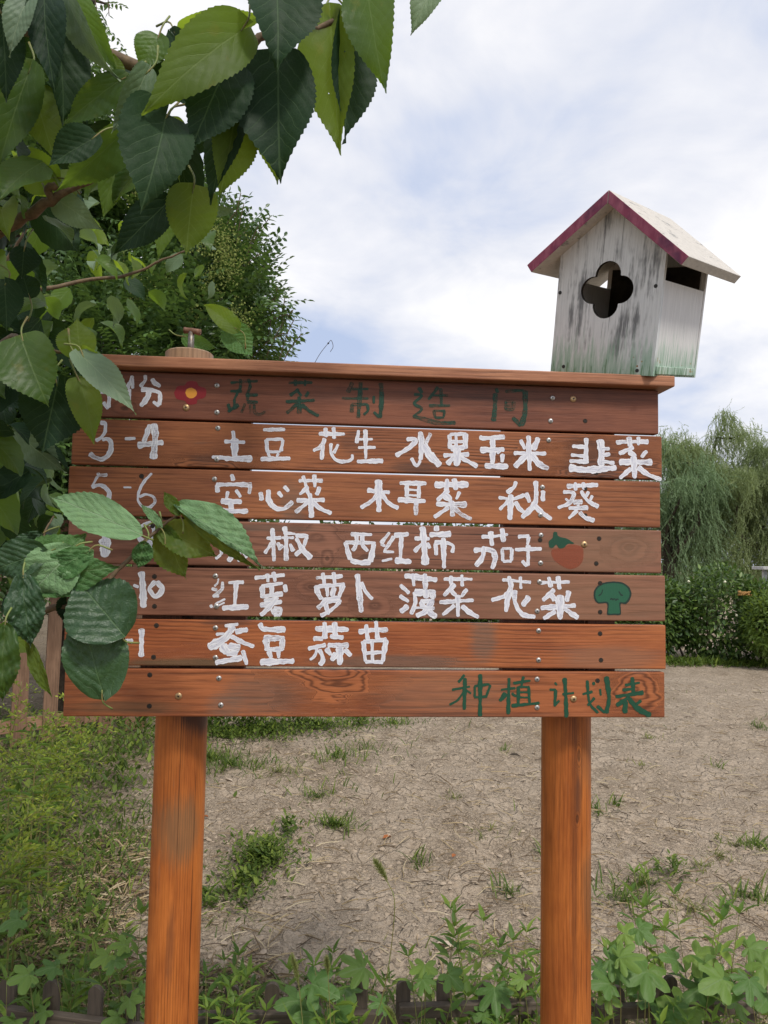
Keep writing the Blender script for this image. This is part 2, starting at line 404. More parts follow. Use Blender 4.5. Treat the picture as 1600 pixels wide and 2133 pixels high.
P1 = sample_view(17000, 2.1, 9.5); keep = rs.rand(len(P1)) < np.clip(.35+.9*fbm(P1[:, 0], P1[:, 1], 40, 1.1, 3)-.25, .1, 1)
straws(0, P1[keep], .02, .13, 5, 'straw_litter', 'bits of dead straw strewn over the whole bed')
P2 = sample_view(7500, 2.15, 4.2, -.6, -.14); P2 = P2[fbm(P2[:, 0], P2[:, 1], 77, 1.6, 3)-.25*P2[:, 0]/P2[:, 1] > .50]; straws(0, P2, .03, .16, 6, 'dead_grass_litter', 'tangle of dead brown grass in the left foreground', 1.5)
# ground cover: blades and small leaves
COVER = leaf_mat('weed cover', (.06, .105, .016), (.21, .27, .04), .35, (.16, .26, .05), .55, .3, veins=False, attr=True)
COVER_Y = leaf_mat('yellowing weed cover', (.10, .13, .03), (.26, .27, .07), .35, (.28, .30, .07), .6, .25, veins=False, attr=True)
TVb = np.array([(-.035, 0, 0), (.035, 0, 0), (-.04, .4, .03), (.04, .4, .03), (-.025, .75, -.03), (.025, .75, -.03), (0, 1, -.14)])
TFb = np.array([(0, 1, 3), (0, 3, 2), (2, 3, 5), (2, 5, 4), (4, 5, 6)])
TVl = np.array([(0, 0, 0), (-.19, .35, .03), (0, .4, -.02), (.19, .35, .03), (-.12, .72, 0), (0, .74, -.04), (.12, .72, 0), (0, 1.05, -.1)])
TFl = np.array([(0, 2, 1), (0, 3, 2), (1, 2, 5), (1, 5, 4), (2, 3, 6), (2, 6, 5), (4, 5, 7), (5, 6, 7)])
def cover(P, hmin, hmax, upr, tv, tf, r, lift=0., spread=.0):
    P = zg(P); n = len(P); P[:, 2] += lift*r.rand(n)
    a = r.rand(n)*6.283; el = upr*(.35+.65*r.rand(n))
    Yd = np.stack([np.cos(a), np.sin(a), np.tan(np.clip(el, 0, 1.4))], 1)
    Nd = np.stack([-np.cos(a)*.6+.5*(r.rand(n)-.5), -np.sin(a)*.6+.5*(r.rand(n)-.5), np.ones(n)], 1)
    return scatter(tv, tf, P, Yd, Nd, hmin+(hmax-hmin)*r.rand(n)**1.5, r.rand(n))
def patch_pts(cx, cy, rx, ry, n, r):
    a = r.rand(n)*6.283; d = np.abs(r.randn(n))*.55
    return np.stack([cx+rx*d*np.cos(a), cy+ry*d*np.sin(a), np.zeros(n)], 1)
r5 = np.random.RandomState(21)
lush = []; blades = []; yell = []; tall = []
for (px, py, rx, ry, n, what) in [
        (545, 1800, .20, .28, 1500, 'l'), (500, 1850, .22, .3, 420, 'l'), (600, 1745, .10, .12, 160, 'l'), (700, 1733, .13, .10, 240, 'b'), (430, 1880, .3, .3, 300, 'l'),
        (700, 1588, .32, .35, 320, 'b'), (580, 1615, .45, .3, 260, 'y'), (660, 1660, .35, .3, 170, 'b'), (760, 1560, .4, .4, 150, 'b'),
        (450, 1525, .35, .30, 900, 't'), (520, 1530, .4, .3, 900, 't'), (620, 1515, .45, .3, 800, 't'), (440, 1590, .3, .35, 700, 'b'), (480, 1600, .4, .3, 500, 'b'), (300, 1560, .7, .6, 900, 't'), (150, 1620, .7, .6, 900, 't'), (60, 1750, .4, .5, 700, 't'), (250, 1650, .5, .5, 500, 't'),
        (470, 1540, .5, .35, 1500, 'l'), (560, 1530, .5, .35, 1500, 'l'), (660, 1520, .5, .3, 1200, 'l'), (750, 1512, .4, .25, 700, 'l'), (820, 1506, .3, .3, 300, 'b'),
        (1350, 1535, .16, .2, 80, 'y'), (1580, 1515, .14, .2, 90, 'b'), (1280, 1680, .06, .06, 40, 'b'), (1575, 1760, .14, .2, 170, 'b'), (1530, 1760, .2, .15, 80, 'y'),
        (1400, 1835, .10, .10, 120, 'l'), (1340, 1850, .22, .10, 130, 'b'), (1300, 1885, .2, .12, 150, 'b'), (1460, 1810, .1, .08, 60, 'y'), (1500, 1780, .1, .1, 60, 'y'), (1560, 1880, .18, .15, 130, 'b'),
        (1020, 1740, .2, .2, 60, 'y'), (1060, 1870, .1, .1, 50, 'b'), (870, 1800, .08, .1, 50, 'b'), (940, 1660, .1, .1, 40, 'y'), (1050, 1560, .1, .1, 30, 'b'), (1010, 1990, .25, .12, 120, 'y'),
        (1240, 1700, .1, .12, 60, 'b'), (1150, 1780, .1, .1, 50, 'b'), (1340, 1600, .1, .1, 40, 'y'), (1500, 1600, .1, .1, 30, 'b'), (1450, 1900, .2, .14, 110, 'y')]:
    g = ground_at(px, py); q = patch_pts(g[0], g[1], rx, ry, n, r5)
    {'l': lush, 'b': blades, 'y': yell, 't': tall}[what].append(q)
# left side carpet
q = sample_view(34000, 2.15, 7.2, -.62, -.10, .8); m_ = fbm(q[:, 0], q[:, 1], 31, 1.3, 4); edge = (-q[:, 0]/q[:, 1]-.20)*2.4
q = q[(m_+edge-.16*np.exp(-((q[:, 1]-3.1)/.6)**2) > .64+.27*r5.rand(len(q)))]; lush.append(q[::2]); blades.append(q[1::2])
q = sample_view(5500, 2.1, 9.5, -.6, .62); m_ = fbm(q[:, 0], q[:, 1], 35, 1.6, 4); q = q[m_ > .60+.14*r5.rand(len(q))]; yell.append(q[::2]); blades.append(q[1::2])
q = sample_view(5200, 2.05, 2.75, -.62, .62); lush.append(q[:2400]); blades.append(q[2400:])
for name, pl, mt, h0, h1, up, tv, tf, lift, lab in (
        ('leafy_ground_cover', lush, COVER, .014, .052, .9, TVl, TFl, .07, 'low leafy green weeds growing in mats on the bed'),
        ('tall_weed_cover', tall, COVER, .025, .07, 1.1, TVl, TFl, .34, 'knee high leafy weeds behind the left post'),
        ('grass_cover', blades, COVER, .02, .11, 1.15, TVb, TFb, .0, 'short green grass blades in tufts on the dry bed'),
        ('yellow_grass_cover', yell, COVER_Y, .02, .08, .9, TVb, TFb, .0, 'yellowing grass and seedlings on the dry bed')):
    V, F, A = cover(np.concatenate(pl), h0, h1, up, tv, tf, r5, lift)
    tag(obj(name, mesh(name, V, F, [mt], attr=A)), lab, kind='stuff')
# ---------------------------------------------------------------- far trees, willows, hedge
BARK = plain('dark bark', (.10, .08, .06), (.05, .04, .03), .9, .15, 25, bs=.6, bd=.01)
TWIG = plain('twig bark', (.15, .105, .06), (.09, .06, .035), .7, .3, 60)
def limb_multi(mb, a, b, r0, r1, seed, bend=.12, n=9, sides=7):
    r = np.random.RandomState(seed); a = np.array(a, float); b = np.array(b, float); L = np.linalg.norm(b-a)
    mid = (a+b)/2+(r.rand(3)-.5)*L*bend*2
    mb.tube(curve_pts([a, mid, b], n), np.linspace(r0, r1, n), sides)
WILL = leaf_mat('willow leaves', (.21, .27, .12), (.40, .46, .25), .42, (.34, .42, .14), .6, .25, veins=False, attr=True)
WILLB = leaf_mat('bluish willow leaves', (.19, .28, .15), (.31, .41, .23), .40, (.28, .40, .16), .6, .25, veins=False, attr=True)
def strand_template(seed, n=26, L=1.0):
    r = np.random.RandomState(seed); V = []; F = []
    for i in range(n):
        t = (i+.5)/n; y = t*L; a = r.rand()*6.283; x0 = .05*math.sin(t*5+seed); z0 = .05*math.cos(t*4+seed)
        dx, dz = math.cos(a), math.sin(a); l = .075+.05*r.rand(); w_ = .012
        b = len(V); V += [(x0-dz*w_, y, z0+dx*w_), (x0+dz*w_, y, z0-dx*w_), (x0+dx*l*.55, y+l*.8, z0+dz*l*.55)]
        V += [(x0+dx*l*.3-dz*w_*1.3, y+l*.35, z0+dz*l*.3+dx*w_*1.3)]
        F += [(b, b+1, b+2), (b, b+2, b+3)]
    return np.array(V), np.array(F)
def willow(base, h, rad, n, seed, mt, label, droop=1.):
    r = np.random.RandomState(seed); base = np.array(base, float)
    root = thing('willow_tree', tuple(base), label, 'tree', 'weeping willows behind the hedge')
    mb = Multi(); limb_multi(mb, (0, 0, -.1), (.1, .1, h*.38), .20, .15, seed); tips = []
    for k in range(10):
        a = k*2.4+r.rand(); rr = rad*(.30+.55*r.rand()); z = h*(.50+.30*r.rand()) if k else h*.86
        if not k: rr *= .3
        e = (rr*math.cos(a), rr*math.sin(a), z); limb_multi(mb, (.1, .1, h*.36), e, .09, .02, seed+k, .2); tips.append(e)
        for j in range(3):
            e2 = (e[0]+(r.rand()-.5)*rad*.8, e[1]+(r.rand()-.5)*rad*.8, min(h*.95, e[2]+(r.rand()-.3)*h*.16)); limb_multi(mb, e, e2, .02, .008, seed+40+k*3+j, .2, 6, 5); tips.append(e2)
    obj('trunk', mb.build('trunk', [BARK]), root)
    tips = np.array(tips); i = r.randint(0, len(tips), n); dm = unit(r.randn(n, 3)); dm[:, 2] = np.abs(dm[:, 2]); cr_ = (.45+.75*r.rand(len(tips)))[i]; P = tips[i]+dm*(r.rand(n)**.4*cr_)[:, None]*np.array([rad*.34, rad*.34, h*.085])
    lowp = r.rand(n) < .40; P[lowp, 2] -= r.rand(lowp.sum())*h*.5
    k = np.linalg.norm(P[:, :2], axis=1); out = P[:, :2]/np.maximum(k, .1)[:, None]
    P[:, 2] = np.maximum(P[:, 2], .55)
    up = (P[:, 2] > h*.72) & (r.rand(n) < .06)
    Yd = np.stack([out[:, 0]*.18, out[:, 1]*.18, -np.ones(n)*droop], 1)+r.randn(n, 3)*.34
    Yd[up] = np.stack([out[up, 0], out[up, 1], .5*np.ones(up.sum())], 1)+r.randn(up.sum(), 3)*.5
    sc = np.minimum(.25+.5*r.rand(n), P[:, 2]-.15); sc[up] *= .45
    half = n//2; VV = []; FF = []; AA = []; o = 0
    cl = .5*fbm(P[:, 0]*1.0+9, P[:, 2], seed, .9, 3)+.5*r.rand(n)
    for s_, sl in ((seed, slice(0, half)), (seed+9, slice(half, n))):
        tv, tf = strand_template(s_)
        V, F, A = scatter(tv, tf, P[sl], Yd[sl], r.randn(len(P[sl]), 3), sc[sl], cl[sl])
        VV.append(V); FF.append(F+o); AA.append(A); o += len(V)
    tag(obj('crown', mesh('crown', np.concatenate(VV), np.concatenate(FF), [mt], attr=np.concatenate(AA)), root), kind='stuff')
def gp(px, Y): p = at(px, 1400, Y); return (p[0], p[1], 0)
willow(gp(1392, 17.5), 4.5, 1.3, 4300, 3, WILLB, 'bluish green willow close behind the right edge of the board, leftmost of the willows')
willow(gp(1482, 18.5), 5.5, 1.4, 6000, 14, WILL, 'tall middle willow with an open pale top, right of the bluish one')
willow(gp(1625, 17.5), 4.85, 1.4, 5200, 25, WILL, 'yellow green willow at the right edge of the picture')
# distant belt of trees
DENSE = leaf_mat('distant foliage', (.035, .065, .02), (.085, .135, .04), .3, (.12, .2, .04), .6, .25, veins=False, attr=True)
LQ = np.array([(0, 0, 0), (-.3, .5, .06), (.3, .5, .06), (0, 1.05, -.12)]); LQF = np.array([(0, 2, 1), (1, 2, 3)])
r9 = np.random.RandomState(9); n = 26000
P = np.stack([-45+95*r9.rand(n), 38+7*r9.rand(n), np.zeros(n)], 1); top = 2.2+2.6*fbm(P[:, 0], P[:, 1]*0, 5, .22, 4); P[:, 2] = top*r9.rand(n)**.8
V, F, A = scatter(LQ, LQF, P, r9.randn(n, 3), r9.randn(n, 3)+np.array([0, -.6, .6]), .22+.2*r9.rand(n), r9.rand(n))
tag(obj('distant_trees', mesh('distant_trees', V, F, [DENSE], attr=A)), 'low belt of trees far beyond the bed', kind='stuff')
# hedge
HEDGE = leaf_mat('hedge leaves', (.045, .095, .022), (.18, .27, .055), .28, (.14, .24, .04), .42, .5, veins=False, attr=True)
LIME = leaf_mat('lime shrub leaves', (.09, .15, .03), (.19, .28, .05), .4, (.28, .38, .05), .5, .4, veins=False, attr=True)
def shrub_mass(name, cx, cy, cz, rx, ry, rz, n, size, mt, parent, seed, bump=.22, origin=(0, 0, 0)):
    r = np.random.RandomState(seed); d = unit(r.randn(n, 3)); rad = 1-.42*r.rand(n)**1.8
    rad *= 1+bump*(fbm(d[:, 0]*rx*2.2+seed, d[:, 2]*rz*2.2+3, seed, 1.1, 3)-.5)*2
    P = d*rad[:, None]*np.array([rx, ry, rz])+np.array([cx, cy, cz]); keep = P[:, 2] > .06; P = P[keep]; d = d[keep]; n = len(P)
    Yd = d*.7+r.randn(n, 3)*.55+np.array([0, 0, -.15]); Nd = d*.4+np.array([0, 0, .9])+r.randn(n, 3)*.35
    return P-np.array(origin), Yd, Nd, size*(.55+.8*r.rand(n)), r.rand(n)**1.3
hx0, hx1 = -4.0, 9.6; parts = []
g0 = gp(1390, 11.9)
hroot = thing('hedge', (3., 11.9, 0), 'leafy dark green rounded hedge with scattered pale blooms along the far edge of the bed', 'hedge')
k = 0
for cx in np.arange(hx0, hx1, .78):
    parts.append(shrub_mass('h', cx+.2*math.sin(k*2.1), 11.9+.2*math.sin(k*1.3), .72, .72, .62, .66+.07*math.sin(k*2.7), 5600, .085, HEDGE, None, 100+k, origin=(3., 11.9, 0))); k += 1
ar = [np.concatenate([p[i] for p in parts]) for i in range(5)]
V, F, A = scatter(TVl*np.array([1.25, 1, 1]), TFl, *ar)
tag(obj('foliage', mesh('foliage', V, F, [HEDGE], attr=A), hroot), kind='stuff')
mb = Multi()
for i in range(34):
    x = hx0+.4*i-3.; limb_multi(mb, (x, .1*math.sin(i), 0), (x+.25*math.sin(i*3), .2*math.cos(i*2), 1.0), .02, .008, i, .2, 6, 5)
obj('stems', mb.build('stems', [BARK]), hroot)
# blooms
BLOOM = plain('pale bloom', (.75, .75, .55), (.6, .6, .4)); ORG = plain('orange seed head', (.50, .28, .09), (.35, .18, .05))
V, F = tube_arrays([(0, 0, 0), (0, 0, .02), (0, 0, .035)], [.008, .022, .008], 7); bme = mesh('bloom', V, F, [BLOOM], smooth=True)
for px, py in ((1437, 1212), (1511, 1213), (1537, 1283), (1430, 1383)):
    q = at(px, py, 11.2); obj('bloom', bme, hroot, (q[0]-3., q[1]-11.9, max(.03, q[2])), (R(70), 0, px))
q = at(1550, 1238, 11.15); oh = Multi()
for i in range(70):
    a = i*2.4; d = np.array([math.cos(a)*.1, math.sin(a)*.07, .03*math.sin(i*1.7)])*(.3+.7*((i*7) % 10)/10); oh.tube([d, d+np.array([.012, 0, .03])], [.007, .004], 4)
obj('seed_head', oh.build('seed_head', [ORG]), hroot, (q[0]-3., q[1]-11.9, q[2]))
lr = thing('lime_shrub', gp(1615, 11.0), 'lime green shrub beside the dark hedge at the right edge', 'shrub')
q = gp(1615, 11.0); Pp = shrub_mass('l', q[0], q[1], .62, .42, .4, .55, 2600, .08, LIME, None, 77, origin=(q[0], q[1], 0)); V, F, A = scatter(TVl, TFl, *Pp)
tag(obj('foliage', mesh('foliage', V, F, [LIME], attr=A), lr), kind='stuff')
mb = Multi(); [limb_multi(mb, (0, 0, 0), (.2*math.cos(i*1.3), .2*math.sin(i*1.3), .8), .014, .005, i+3, .2, 6, 5) for i in range(6)]; obj('stems', mb.build('stems', [BARK]), lr)
# grass fringe below the hedge
n = 9000; P = np.stack([hx0+(hx1-hx0)*r9.rand(n), 11.15+.5*r9.rand(n)+.12*np.sin(np.arange(n)*.01), np.zeros(n)], 1)
V, F, A = cover(P, .05, .2, 1.1, TVb*np.array([1.8, 1, 1]), TFb, r9); tag(obj('hedge_grass', mesh('hedge_grass', V, F, [COVER], attr=A)), 'rough grass along the foot of the hedge', kind='stuff')
# white post with a flat top, far right
bp = thing('feeder_post', gp(1596, 13.2), 'white wooden post with flat feeding tray at the right edge behind the hedge', 'bird table'); WHT = plain('old white paint', (.62, .61, .58), (.40, .38, .36), .7, .3, 20)
q = at(1600, 1180, 13.2); ztop = q[2]
bmesh_obj('pole', box_bm(-.035, .035, -.035, .035, -.1, ztop-.06, .004, 1), [WHT], bp); bmesh_obj('tray', box_bm(-.13, .26, -.2, .2, ztop-.058, ztop, .006, 1), [WHT], bp)
bmesh_obj('bracket', box_bm(-.085, -.038, -.02, .02, ztop-.60, ztop-.42, .004, 1), [WHT], bp)
# ---------------------------------------------------------------- evergreen tree behind the board, left
GLOSS = leaf_mat('glossy evergreen leaves', (.045, .095, .030), (.12, .21, .055), .24, (.18, .30, .05), .36, .5, veins=False, attr=True)
LIGHTV = leaf_mat('fresh vine leaves', (.085, .16, .03), (.16, .25, .045), .42, (.24, .38, .05), .4, .4, veins=False, attr=True)
FLW = leaf_mat('yellow green flower clusters', (.18, .24, .05), (.36, .40, .12), .3, (.34, .36, .12), .7, .2, veins=False, attr=True)
def sprig_template(seed, nl=13):
    r = np.random.RandomState(seed); V = []; F = []
    for i in range(nl):
        t = (i+.6)/nl; y = t; z = .16*math.sin(t*2.2); s = 1 if i % 2 else -1; l = .20*(1-.25*t)*(.8+.4*r.rand()); w_ = l*.25
        if i == nl-1: d = np.array([0, 1, .0])
        else: d = unit(np.array([s*.85, .55, -.35+.5*r.rand()]))
        sd_ = unit(np.cross(d, np.array([0, 0, 1.]))); b = np.array([0, y, z]); k = len(V); dn = np.array([0, 0, -1.])
        V += [b, b+d*l*.35+sd_*w_, b+d*l*.38+dn*w_*.5, b+d*l*.35-sd_*w_, b+d*l*.72+sd_*w_*.75+dn*l*.08, b+d*l*.75+dn*l*.14, b+d*l*.72-sd_*w_*.75+dn*l*.08, b+d*l*.98+dn*l*.28]
        F += [tuple(k+j for j in f) for f in TFl]
    k = len(V); 
    for y0, y1 in ((0, .35), (.35, .7), (.7, .98)):
        z0, z1 = .16*math.sin(y0*2.2), .16*math.sin(y1*2.2); k = len(V); V += [(-.006, y0, z0), (.006, y0, z0), (.005, y1, z1), (-.005, y1, z1)]; F += [(k, k+1, k+2), (k, k+2, k+3)]
    return np.array(V), np.array(F)
tb = gp(150, 6.6)
tree = thing('evergreen_tree', tb, 'dark glossy evergreen tree with yellow green flower clusters rising behind the board', 'tree')
ORI = np.array(tb)
blobs = [(410, 640, 150), (310, 520, 150), (110, 390, 160), (455, 690, 85), (60, 700, 260), (-60, 150, 190), (170, 190, 45), (195, 0, 40), (425, 545, 90), (250, 800, 220), (-150, 450, 320), (520, 755, 52), (-80, 1000, 260), (40, 900, 200), (200, 1010, 160)]
rt = np.random.RandomState(17); PP = []; DD = []
mb = Multi(); limb_multi(mb, (0, 0, -.1), (.05, 0, 1.3), .13, .11, 2)
for i, (px, py, rp) in enumerate(blobs):
    Yb = 6.3+.5*math.sin(i*1.9); c = at(px, py, Yb); rad = rp/FPX*Yb
    limb_multi(mb, (.05, 0, 1.2), c-ORI, .07, .02, i+5, .15)
    for j in range(7):
        d = unit(rt.randn(3)); limb_multi(mb, c-ORI, c-ORI+d*rad*.85, .018, .006, i*9+j, .2, 6, 5)
    n = int(430*(rad/.5)**2); d = unit(rt.randn(n, 3)+np.array([.1, -.25, 0])); k = 1-.55*rt.rand(n)**1.6
    PP.append(c+d*k[:, None]*rad); DD.append(d)
obj('trunk', mb.build('trunk', [BARK]), tree)
P = np.concatenate(PP); d = np.concatenate(DD); n = len(P)
gap = fbm(P[:, 0]*1.3, P[:, 2]*1.3, 61, 2.3, 3); keep = gap > .33; P = P[keep]; d = d[keep]; n = len(P)
Yd = d*.75+rt.randn(n, 3)*.35+np.array([0, 0, .35]); Nd = np.array([0, 0, 1.])+rt.randn(n, 3)*.3+d*.2; sc = .24+.18*rt.rand(n); rr = rt.rand(n)
VV = []; FF = []; AA = []; o = 0
NS = 22         # sprigs whose leaves are built as separate parts
for s_ in range(4):
    tv, tf = sprig_template(s_); sl = slice(NS+s_, None, 4)
    V, F, A = scatter(tv, tf, P[sl]-ORI, Yd[sl], Nd[sl], sc[sl], rr[sl]); VV.append(V); FF.append(F+o); AA.append(A); o += len(V)
tag(obj('foliage', mesh('foliage', np.concatenate(VV), np.concatenate(FF), [GLOSS], attr=np.concatenate(AA)), tree), kind='stuff')
# single leaves that stand out at the crown's edge
LM = mesh('leaf', TVl*np.array([.85, 1, 1]), TFl, [GLOSS], attr=np.full(8, .5))
spots = [(470, 480, 60, 150), (500, 470, 80, 130), (520, 520, 70, 150), (535, 500, 60, 160), (515, 560, 50, 120), (495, 440, 80, 110), (540, 650, 40, 130), (555, 680, 30, 150), (570, 640, 80, 120), (585, 690, 60, 150), (600, 700, 70, 110), (605, 735, 60, 130), (520, 630, 70, 140), (560, 720, 40, 120), (480, 520, 50, 140), (530, 590, 60, 120), (190, 170, 60, 110), (180, 220, 30, 90), (200, 20, -80, 90), (225, 5, -85, 80), (175, -5, -100, 90), (590, 655, 85, 110)]
for (px, py, ang, ln) in spots:
    a = R(ang); p0 = at(px-60*math.cos(a), py+60*math.sin(a), 6.0); p2 = at(px+(ln*.35)*math.cos(a), py-(ln*.35)*math.sin(a), 5.95); pm = (p0+p2)/2+np.array([0, 0, .04])
    C = curve_pts([p0, pm, p2], 14); sprig_tw = Multi(); sprig_tw.tube(C-ORI, .004, 5); obj('twig', sprig_tw.build('twig', [TWIG]), tree)
    for j in range(1, 14):
        T = unit(C[min(13, j+1)]-C[j-1]); s = 1 if j % 2 else -1; side = unit(np.cross(T, np.array([0, 1., 0])))*s
        Y_ = unit(T*.6+side*.9+np.array([0, -.2*s, -.25])+rt.randn(3)*.2); Z_ = np.array([0, -.25, 1.])+rt.randn(3)*.3
        X_, Y_, Z_ = rot_frames(Y_[None], Z_[None]); m4 = Matrix([[X_[0][k], Y_[0][k], Z_[0][k], (C[j]-ORI)[k]] for k in range(3)]+[[0, 0, 0, 1]])
        ob = obj('leaf', LM, tree); s_ = .058+.03*rt.rand(); ob.matrix_basis = m4 @ Matrix.Diagonal((s_, s_, s_, 1))
# flower clusters
VV = []; n = 0; fl = []
for (px, py, k) in [(475, 520, 60), (470, 560, 70), (280, 610, 60), (240, 600, 50), (420, 500, 40), (500, 660, 50), (350, 590, 40), (310, 640, 40), (440, 600, 30), (450, 480, 50), (180, 320, 60), (200, 350, 40), (300, 400, 30), (410, 655, 40), (250, 575, 40)]:
    c = at(px, py, 5.5); fl.append(c+rt.randn(k*5, 3)*np.array([.06, .06, .075]))
P = np.concatenate(fl); n = len(P); V, F, A = scatter(LQ*np.array([1.5, 1, 1]), LQF, P-ORI, rt.randn(n, 3), rt.randn(n, 3), .010+.012*rt.rand(n), rt.rand(n))
tag(obj('flower_clusters', mesh('flower_clusters', V, F, [FLW], attr=A), tree), kind='stuff')
# ---------------------------------------------------------------- picket fence behind the board, left
FW = [wood('fence wood %d' % k, (.17, .088, .048), (.28, .16, .095), seed=20+k*3.3, axis='Z', freq=120, contrast=.5, grey=.12, rough=.7) for k in range(3)]
FR = wood('fence rail wood', (.25, .13, .07), (.40, .235, .14), seed=33, freq=120, contrast=.5, grey=.10, rough=.7)
fa = np.array(gp(0, 5.72)); fb = np.array(gp(318, 6.55)); fa[2] = fb[2] = 0
fd = unit(fb-fa); fl_ = math.atan2(fd[1], fd[0]); fL = np.linalg.norm(fb-fa)
fence = thing('picket_fence', tuple(fa), 'tall brown round topped picket fence standing in weeds behind the left of the board', 'fence', rz=fl_)
def picket_bm(w_, h, t_, rnd_top=True):
    bm = bmesh.new(); prof = [(-w_/2, 0), (w_/2, 0), (w_/2, h-w_/2)]
    prof += [(w_/2*math.cos(a), h-w_/2+w_/2*math.sin(a)) for a in np.linspace(0, math.pi, 9)[1:-1]] if rnd_top else []
    prof += [(-w_/2, h-w_/2)]; f0 = [bm.verts.new((x, 0, z)) for x, z in prof]; f1 = [bm.verts.new((x, t_, z)) for x, z in prof]; n = len(prof)
    bm.faces.new(f0); bm.faces.new(f1[::-1])
    for i in range(n): bm.faces.new((f0[i], f1[i], f1[(i+1) % n], f0[(i+1) % n]))
    bmesh.ops.recalc_face_normals(bm, faces=bm.faces); return bm
rf = random.Random(8); x = -1.2; i = 0
while x < fL-.03:
    o_ = bmesh_obj('picket', picket_bm(rf.uniform(.105, .13), 1.83+rf.uniform(-.03, .03), .018), [FW[i % 3]], fence, (x, -.020, .02)); o_.rotation_euler = (0, rf.uniform(-.012, .012), 0); x += .225; i += 1
bmesh_obj('rail', box_bm(-1.3, fL+.02, .0, .035, .12, .225, .004, 1), [FR], fence); bmesh_obj('rail', box_bm(-1.3, fL+.02, .0, .035, 1.52, 1.62, .004, 1), [FR], fence)
bmesh_obj('post', box_bm(.56, .66, .037, .12, -.1, 1.75, .004, 1), [FW[1]], fence); bmesh_obj('post', box_bm(fL-.12, fL-.02, .037, .12, -.1, 1.75, .004, 1), [FW[2]], fence)
# ---------------------------------------------------------------- low edging fence in front
EW = [wood('weathered edging %d' % k, (.07, .052, .038), (.125, .095, .068), seed=50+k*2.3, axis='Z', freq=140, contrast=.6, grey=.3, rough=.85) for k in range(3)]
ER = wood('weathered edging rail', (.075, .056, .040), (.135, .102, .074), seed=61, freq=140, contrast=.6, grey=.3, rough=.85)
def edging(label, a, b, zrail, picks, seed):
    """a, b: ends (px, py, Y) of the top of the rail"""
    A_, B_ = at(*a), at(*b); d = B_-A_; ang = math.atan2(d[1], d[0]); L = math.hypot(d[0], d[1]); r = random.Random(seed)
    root = thing('edging_fence', (A_[0], A_[1], 0), label, 'edging fence', 'low weathered edging fence panels along the bed', rz=ang)
    sl = math.atan2(d[2], L)
    rb = bmesh_obj('rail', box_bm(0, L, -.012, .012, -.035, 0, .003, 1), [ER], root, (0, 0, A_[2])); rb.rotation_euler = (0, -sl, 0)
    for px, py, wd in picks:
        q = at(px, py, A_[1]); t_ = (q[0]-A_[0])/math.cos(ang); q = at(px, py, A_[1]+t_*math.sin(ang)); 
        o = bmesh_obj('picket', picket_bm(wd/FPX*2.15, max(.1, q[2]-.0)+.03, .014), [EW[r.randint(0, 2)]], root, (t_, .0135, -.03)); o.rotation_euler = (0, r.uniform(-.03, .03), 0)
edging('low weathered picket edging left of the left post', (-120, 2078, 2.17), (318, 2136, 2.05), 0, [(-70, 2040, 34), (24, 2045, 34), (115, 2050, 33), (213, 2062, 28), (300, 2075, 26)], 1)
edging('low weathered picket edging just right of the left post', (322, 2108, 2.16), (822, 2106, 2.2), 0, [(380, 2050, 30), (475, 2060, 30), (560, 2055, 29), (655, 2060, 30), (749, 2045, 32)], 2)
edging('low weathered picket edging ending behind the right post', (832, 2092, 2.14), (1236, 2078, 2.22), 0, [(842, 2050, 28), (932, 2042, 30), (1021, 2052, 30), (1112, 2028, 30), (1205, 2050, 30)], 3)
edging('low weathered picket edging right of the right post', (1242, 2094, 2.14), (1730, 2075, 2.25), 0, [(1297, 2062, 30), (1390, 2050, 30), (1420, 2040, 28), (1510, 2052, 30), (1590, 2030, 30), (1690, 2030, 30)], 4)
# ---------------------------------------------------------------- the notice board
sign = thing('notice_board', tuple(BORG), 'brown wooden plank notice board with hand painted Chinese vegetable planting plan on two round posts', 'notice board', rz=PSI)
D1, L1 = (.27, .075, .026), (.46, .155, .055)
GREY = (.13, .105, .08); BLK = (.045, .03, .025); GRN = (.10, .085, .045)
PT = .022
